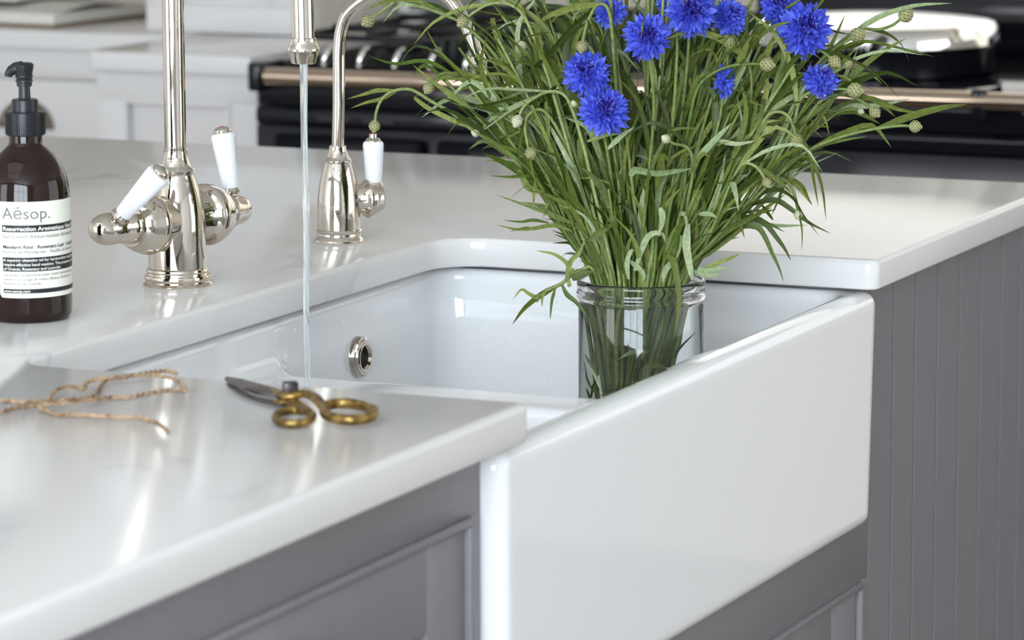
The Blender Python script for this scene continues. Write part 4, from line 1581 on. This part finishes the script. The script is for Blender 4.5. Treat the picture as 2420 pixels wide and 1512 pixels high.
make_stem([(1130, 316), (1146, 322), (1184, 346), (1226, 380), (1280, 440), (1330, 540), (1398, 655)], -.03, 'tiny white bud low on the left, beside the long arching stem', end='pale', size=.75, nleaf=5)
make_stem([(1362, 248), (1384, 270), (1410, 330), (1440, 440), (1466, 560), (1480, 655)], -.062, 'tiny pale bud beside the lowest bloom', end='pale', size=.7, nleaf=3)
make_stem([(1598, 52), (1600, 84), (1598, 170), (1586, 330), (1562, 500), (1546, 655)], -.062, 'brownish bud standing in front of the large top bloom', end=BU, size=.8, nleaf=3)
make_stem([(1732, 106), (1748, 122), (1768, 148), (1776, 210), (1756, 350), (1690, 520), (1590, 655)], -.04, 'reddish bud bent left under the top right blooms', end=BU, size=1.0, nleaf=5)
make_stem([(1800, 152), (1778, 151), (1736, 154), (1690, 170), (1650, 206), (1630, 280), (1606, 430), (1566, 655)], -.058, 'reddish round bud at the end of a long horizontal stem, right of centre', end=BU, size=1.05, nleaf=2)
make_stem([(1808, 316), (1788, 334), (1762, 362), (1736, 410), (1690, 500), (1634, 590), (1590, 655)], -.05, 'small reddish bud in the right leaf mass, level with the cooker front', end=BU, size=.85, nleaf=4)
make_stem([(1879, 320), (1874, 298), (1862, 274), (1838, 264), (1812, 276), (1786, 332), (1734, 440), (1660, 560), (1596, 655)], -.05, 'pinkish bud nodding down from a hooked pale stem on the right', end=BU, size=.95, nleaf=4)
make_stem([(1808, 424), (1796, 404), (1776, 388), (1750, 392), (1716, 450), (1650, 560), (1586, 655)], -.06, 'small bud with a red tip low in the right leaf mass', end=BU, size=.75, nleaf=4)
make_stem([(1964, 138), (1944, 122), (1918, 114), (1884, 116), (1858, 134), (1836, 190), (1796, 310), (1724, 450), (1650, 560), (1596, 655)], -.05, 'bud hooked over to the right just above the small half-open bloom', end=BU, size=.95, nleaf=4)
make_stem([(1994, 156), (1974, 170), (1944, 186), (1902, 206), (1876, 246), (1836, 330), (1752, 460), (1668, 570), (1606, 655)], -.04, 'brown-scaled bud, left one of the two side by side right of the half-open bloom', end=BU, size=.85, nleaf=4)
make_stem([(2016, 168), (2000, 186), (1984, 208), (1946, 266), (1894, 340), (1792, 460), (1690, 570), (1612, 655)], .0, 'dark brown bud, right one of the two side by side right of the half-open bloom', end=BU, size=.85, nleaf=5)
make_stem([(2006, 212), (1984, 210), (1950, 211), (1910, 220), (1888, 244), (1866, 320), (1796, 440), (1696, 560), (1612, 655)], -.045, 'plump pale bud below the two brown buds, on a thick pale stem', end=BU, size=1.15, nleaf=4)
make_stem([(2060, 258), (2044, 244), (2018, 230), (1984, 224), (1950, 232), (1920, 262), (1866, 348), (1786, 458), (1694, 570), (1612, 655)], -.035, 'brown bud drooping right of the plump pale bud', end=BU, size=.85, nleaf=4)
make_stem([(2152, 298), (2128, 297), (2084, 302), (2030, 312), (1962, 332), (1900, 362), (1828, 424), (1746, 506), (1676, 580), (1614, 655)], -.02, 'brown bud on the long straight stem reaching furthest right', end=BU, size=.9, nleaf=3)
make_stem([(2014, 90), (1996, 100), (1970, 116), (1930, 154), (1888, 226), (1826, 334), (1736, 474), (1660, 570), (1606, 655)], -.01, 'fat bud right beside the far upper right bloom', end=BU, size=1.1, nleaf=5)
make_stem([(2130, 44), (2108, 60), (2074, 70), (2032, 68), (2004, 86), (1974, 112), (1924, 184), (1866, 276), (1784, 402), (1690, 550), (1610, 655)], .02, 'dark purple-tipped bud on a wavy stem at the upper right, before the cooker lid', end=BU, size=1.1, nleaf=3)
make_stem([(2030, 262), (2010, 258), (1976, 268), (1930, 300), (1872, 370), (1790, 470), (1690, 580), (1612, 655)], .01, 'tiny green bud on a leafy tip at the right side', end='pale', size=.6, nleaf=4)
make_stem([(1886, 500), (1882, 478), (1872, 446), (1852, 424), (1818, 428), (1752, 500), (1680, 590), (1614, 655)], -.02, 'tiny bud hanging among drooping leaves low on the right', end='pale', size=.9, nleaf=3)
make_stem([(1580, 332), (1594, 340), (1620, 346), (1636, 372), (1634, 430), (1612, 520), (1580, 600), (1560, 655)], -.07, 'withered pale bud at the front centre on a bent yellow-green stem', end='pale', size=.9, nleaf=5)
make_stem([(1692, 552), (1682, 540), (1664, 548), (1640, 590), (1600, 655)], .0, 'small reddish bud tucked low at the right near the jar', end=BU, size=.55, nleaf=2)

# cut side stem leaning out over the rim, with curling leaves
SL = 'side'


def px_leaf(root, base, pts, off, width, mt, roll=0.0, fold=.25):
    P_ = [at_d(x, y, DJ + (off if not isinstance(off, tuple) else off[0] + (off[1] - off[0]) * i / (len(pts) - 1))) for i, (x, y) in enumerate(pts)]
    return leaf(root, base, P_, width, mt, roll, fold, 10)


root, base = make_stem([(1288, 687), (1306, 680), (1330, 668), (1350, 650), (1372, 640), (1410, 655)], -.030, 'cut leafy side stem sticking out left over the jar rim', end=None, nleaf=1, r1=.0017, name='cut_stem', cat='stem', mouth_off=-.02)
for pts, w_ in (([(1290, 686), (1270, 702), (1250, 694), (1232, 684), (1212, 708)], .0042), ([(1290, 688), (1282, 700), (1281, 726)], .0032), ([(1312, 682), (1304, 712), (1300, 756)], .0036), ([(1286, 690), (1276, 702), (1268, 716)], .003),
                ([(1328, 672), (1340, 696), (1360, 712), (1376, 732), (1390, 756)], .0048), ([(1345, 640), (1338, 620), (1308, 600), (1266, 592)], .0042), ([(1352, 660), (1380, 648), (1405, 640)], .0075), ([(1344, 656), (1346, 676), (1354, 668)], .004),
                ([(1338, 664), (1348, 620), (1368, 598), (1384, 560)], .0055), ([(1356, 634), (1344, 650), (1334, 668)], .0045)):
    px_leaf(root, base, pts, (-.032, -.035), w_, M_LEAF if w_ < .006 else M_LEAFD, rf.uniform(-.5, .5))

# a leafy stem on each side carrying the long drooping leaves
root, base = make_stem([(1770, 470), (1722, 520), (1676, 570), (1640, 612), (1612, 655)], -.01, 'short leafy stem with long dark leaves drooping over the sink edge at the right', nleaf=2, name='leafy_stem', cat='stem')
for pts, w_ in (([(1690, 572), (1712, 548), (1742, 534), (1788, 536), (1808, 560), (1824, 596), (1840, 630), (1853, 668)], .0062), ([(1742, 520), (1772, 514), (1806, 526), (1836, 562), (1856, 590), (1869, 616)], .0060),
                ([(1776, 484), (1806, 474), (1838, 474), (1872, 496), (1912, 526), (1964, 552)], .0062), ([(1790, 466), (1816, 450), (1846, 450), (1876, 470), (1900, 510), (1938, 560)], .0052), ([(1742, 514), (1780, 512), (1820, 530), (1856, 549)], .0040),
                ([(1864, 404), (1848, 450), (1836, 480), (1823, 510)], .0036), ([(1800, 484), (1820, 510), (1828, 521)], .0036), ([(1752, 526), (1790, 506), (1836, 494)], .0040), ([(1742, 462), (1752, 500), (1766, 520), (1802, 519)], .0042), ([(1726, 438), (1744, 470), (1748, 520), (1760, 564)], .0055)):
    px_leaf(root, base, pts, (-.005, -.03), w_, M_LEAFD, rf.uniform(-.5, .5))
root, base = make_stem([(1900, 346), (1846, 420), (1780, 500), (1690, 590), (1618, 655)], -.005, 'leafy stem with hanging leaf tips at the lower right, before the dark cooker', nleaf=4, name='leafy_stem', cat='stem')
for pts, w_ in (([(1898, 336), (1914, 372), (1924, 430), (1934, 488)], .0042), ([(1870, 418), (1896, 440), (1908, 466), (1920, 486)], .0045), ([(1820, 422), (1862, 424), (1894, 452), (1918, 484)], .0048), ([(1868, 378), (1900, 374), (1930, 390)], .0042), ([(1836, 402), (1880, 394), (1914, 386)], .0048),
                ([(1890, 372), (1940, 344), (1990, 332), (2050, 322)], .0044), ([(1880, 300), (1910, 262), (1946, 275), (1960, 320)], .0040), ([(1900, 330), (1924, 300), (1962, 300)], .0046)):
    px_leaf(root, base, pts, (.0, -.02), w_, M_LEAF, rf.uniform(-.6, .6))
root, base = make_stem([(1352, 522), (1364, 560), (1388, 610), (1420, 655)], -.02, 'short leafy stem with thin leaf tips reaching left over the stone edge', nleaf=2, name='leafy_stem', cat='stem')
for pts, w_ in (([(1356, 530), (1316, 512), (1262, 492), (1172, 460)], .0048), ([(1352, 546), (1310, 532), (1270, 538), (1224, 542), (1172, 531)], .0046), ([(1296, 526), (1260, 520), (1230, 524), (1190, 520)], .0034), ([(1300, 530), (1262, 540), (1240, 538), (1204, 547)], .0034),
                ([(1296, 478), (1284, 502), (1290, 500), (1282, 516)], .0034), ([(1268, 430), (1258, 450), (1242, 440), (1201, 472)], .0034), ([(1266, 424), (1262, 460), (1260, 502)], .0034), ([(1270, 414), (1230, 416), (1200, 418), (1158, 415)], .0036), ([(1226, 400), (1246, 440), (1270, 452), (1288, 454)], .0075),
                ([(1262, 420), (1284, 450), (1292, 480)], .0036)):
    px_leaf(root, base, pts, (-.02, -.03), w_, M_LEAF, rf.uniform(-.5, .5))
root, base = make_stem([(975, 10), (1050, 34), (1100, 62), (1160, 118), (1236, 226), (1312, 400), (1362, 530), (1412, 655)], -.015, 'leafy stem with long narrow leaves fanned left across the cooker front', nleaf=6, name='leafy_stem', cat='stem')
for pts, w_ in (([(930, 213), (890, 214), (862, 222), (820, 234)], .0046), ([(936, 216), (900, 234), (866, 242), (828, 256)], .0044), ([(1146, 310), (1090, 292), (1020, 260), (988, 238), (980, 228), (1000, 224)], .0050), ([(1120, 262), (1066, 226), (1020, 190), (974, 152)], .0046),
                ([(1180, 284), (1150, 256), (1112, 248)], .0046), ([(1150, 192), (1092, 186), (1024, 186)], .0042), ([(1140, 226), (1108, 186), (1062, 144)], .0046), ([(1240, 150), (1196, 110), (1190, 98)], .0044), ([(1270, 170), (1234, 120), (1202, 84)], .0044),
                ([(1260, 246), (1210, 170), (1150, 128)], .0046), ([(1290, 226), (1236, 200), (1172, 174)], .0050), ([(1250, 370), (1206, 352), (1170, 340), (1104, 300)], .0044), ([(1140, 300), (1086, 284), (1088, 278), (1130, 290)], .0046), ([(1230, 200), (1204, 196), (1178, 218), (1176, 260)], .0060),
                ([(1250, 240), (1216, 254), (1152, 276)], .0044), ([(1262, 236), (1222, 262), (1160, 284)], .0040), ([(1276, 240), (1240, 300), (1190, 330)], .0044), ([(1290, 240), (1294, 290), (1298, 358)], .0052)):
    px_leaf(root, base, pts, (-.02, -.04), w_, M_LEAF, rf.uniform(-.5, .5))
root, base = make_stem([(1610, 556), (1606, 590), (1592, 620), (1572, 655)], -.045, 'short leafy stem at the front with a bright leaf hanging down over the jar', nleaf=1, name='leafy_stem', cat='stem', mouth_off=-.04)
for pts, w_, m_ in (([(1574, 604), (1590, 616), (1600, 660), (1604, 720), (1592, 804)], .0068, M_LEAF), ([(1626, 528), (1622, 580), (1632, 640), (1636, 664)], .0082, M_LEAFP), ([(1490, 416), (1502, 402), (1550, 410), (1600, 404), (1636, 398)], .0092, M_LEAFP), ([(1500, 640), (1520, 580), (1540, 552), (1566, 554), (1572, 572)], .0062, M_LEAFP),
                    ([(1486, 660), (1482, 620), (1492, 592), (1502, 594)], .0052, M_LEAFP), ([(1484, 614), (1508, 632), (1522, 652), (1516, 668)], .0052, M_LEAFP), ([(1560, 490), (1566, 520), (1556, 560)], .0068, M_LEAFP), ([(1610, 510), (1614, 500), (1622, 520), (1624, 550)], .0050, M_LEAFP),
                    ([(1650, 505), (1676, 506), (1696, 514)], .0048, M_LEAFP), ([(1650, 634), (1672, 640), (1700, 634), (1730, 638)], .0058, M_LEAFP), ([(1640, 640), (1668, 650), (1690, 650), (1710, 642)], .0058, M_LEAFP), ([(1650, 640), (1700, 620), (1730, 608), (1750, 600)], .0048, M_LEAF), ([(1590, 616), (1572, 640), (1566, 668)], .0062, M_LEAFP),
                    ([(1644, 380), (1690, 330), (1730, 290)], .0068, M_LEAFP), ([(1436, 352), (1470, 320), (1500, 300)], .0052, M_LEAFP), ([(1388, 334), (1430, 320), (1466, 316)], .0044, M_LEAF), ([(1690, 330), (1740, 340), (1788, 332)], .0050, M_LEAFP), ([(1726, 430), (1736, 446), (1746, 500)], .0062, M_LEAFP),
                    ([(1420, 650), (1400, 600), (1384, 560)], .0062, M_LEAFD), ([(1388, 570), (1430, 540), (1450, 530)], .0068, M_LEAFD)):
    px_leaf(root, base, pts, (-.052, -.066), w_, m_, rf.uniform(-.4, .4))

# leaves under water, seen through the jar
for pts, w_, m_ in (([(1392, 706), (1402, 760), (1410, 826), (1404, 884)], .0052, M_LEAF), ([(1386, 838), (1404, 878), (1420, 926)], .0050, M_LEAFP), ([(1384, 856), (1390, 900), (1410, 930), (1440, 934)], .0032, M_LEAFD), ([(1468, 758), (1486, 800), (1506, 816), (1526, 826), (1518, 872)], .0050, M_LEAF),
                    ([(1528, 830), (1494, 832), (1460, 850)], .0052, M_LEAFP), ([(1386, 918), (1396, 940), (1402, 908), (1414, 894)], .0034, M_LEAFD), ([(1590, 846), (1606, 820), (1640, 782)], .0030, M_LEAFD), ([(1520, 870), (1550, 862), (1580, 874)], .0070, M_LEAF)):
    P_ = []
    for x, y in pts:
        lat = (x - 1515) / PXM
        P_.append(at_d(x, y, DJ - math.sqrt(max(.0535 ** 2 - lat ** 2, 0)) * .85))
    leaf(root, base, P_, w_, m_, rf.uniform(-.4, .4), .25, 10)

# leafy stems filling the bouquet
GRP = 'leafy stems in the middle of the bouquet'
LBL = 'leafy green cornflower stem without a bloom, packed among others in the jar'
NF = 76
for i in range(NF):
    u = -1 + 2 * (i + .5) / NF + rf.uniform(-.06, .06)
    u = max(-1, min(1, u))
    xm = 1516 + u * 112 + rf.uniform(-10, 10)
    au = abs(u)
    if u < 0:
        xt, yt = 1480 + u * 400 + rf.uniform(-40, 40), -70 + 190 * au ** 2 + rf.uniform(0, 130)
    else:
        xt, yt = 1540 + u * 380 + rf.uniform(-40, 40), -70 + 260 * au ** 2 + rf.uniform(0, 130)
    off = rf.uniform(-.040, .080)
    bend = rf.uniform(.30, .42)
    pts = [(xt, yt)]
    for t in (.25, .5, .75):
        f_ = (1 - t) ** 1.25
        pts.append((xm + (xt - xm) * f_ + rf.uniform(-6, 6), 655 + (yt - 655) * (1 - t)))
    pts.append((xm, 655))
    make_stem(pts, off, LBL, GRP, nleaf=10, name='leafy_stem', cat='stem', seed=500 + i, r0=.0022, r1=.0014, lt0=.33, lift=rf.uniform(0, .7))
# short leafy shoots thicken the lower part
for i in range(44):
    u = -1 + 2 * (i + .5) / 44 + rf.uniform(-.05, .05)
    xm = 1516 + u * 116
    yt = rf.uniform(380, 480)
    xt = xm + u * (655 - yt) * .55 + rf.uniform(-20, 20)
    make_stem([(xt, yt), ((xt * .55 + xm * .45), (yt + 655) / 2), (xm, 655)], rf.uniform(-.055, .045), LBL, GRP, nleaf=7, name='leafy_stem', cat='stem', seed=900 + i, r0=.0019, r1=.0012, lt0=.40, lift=rf.uniform(.3, .75))
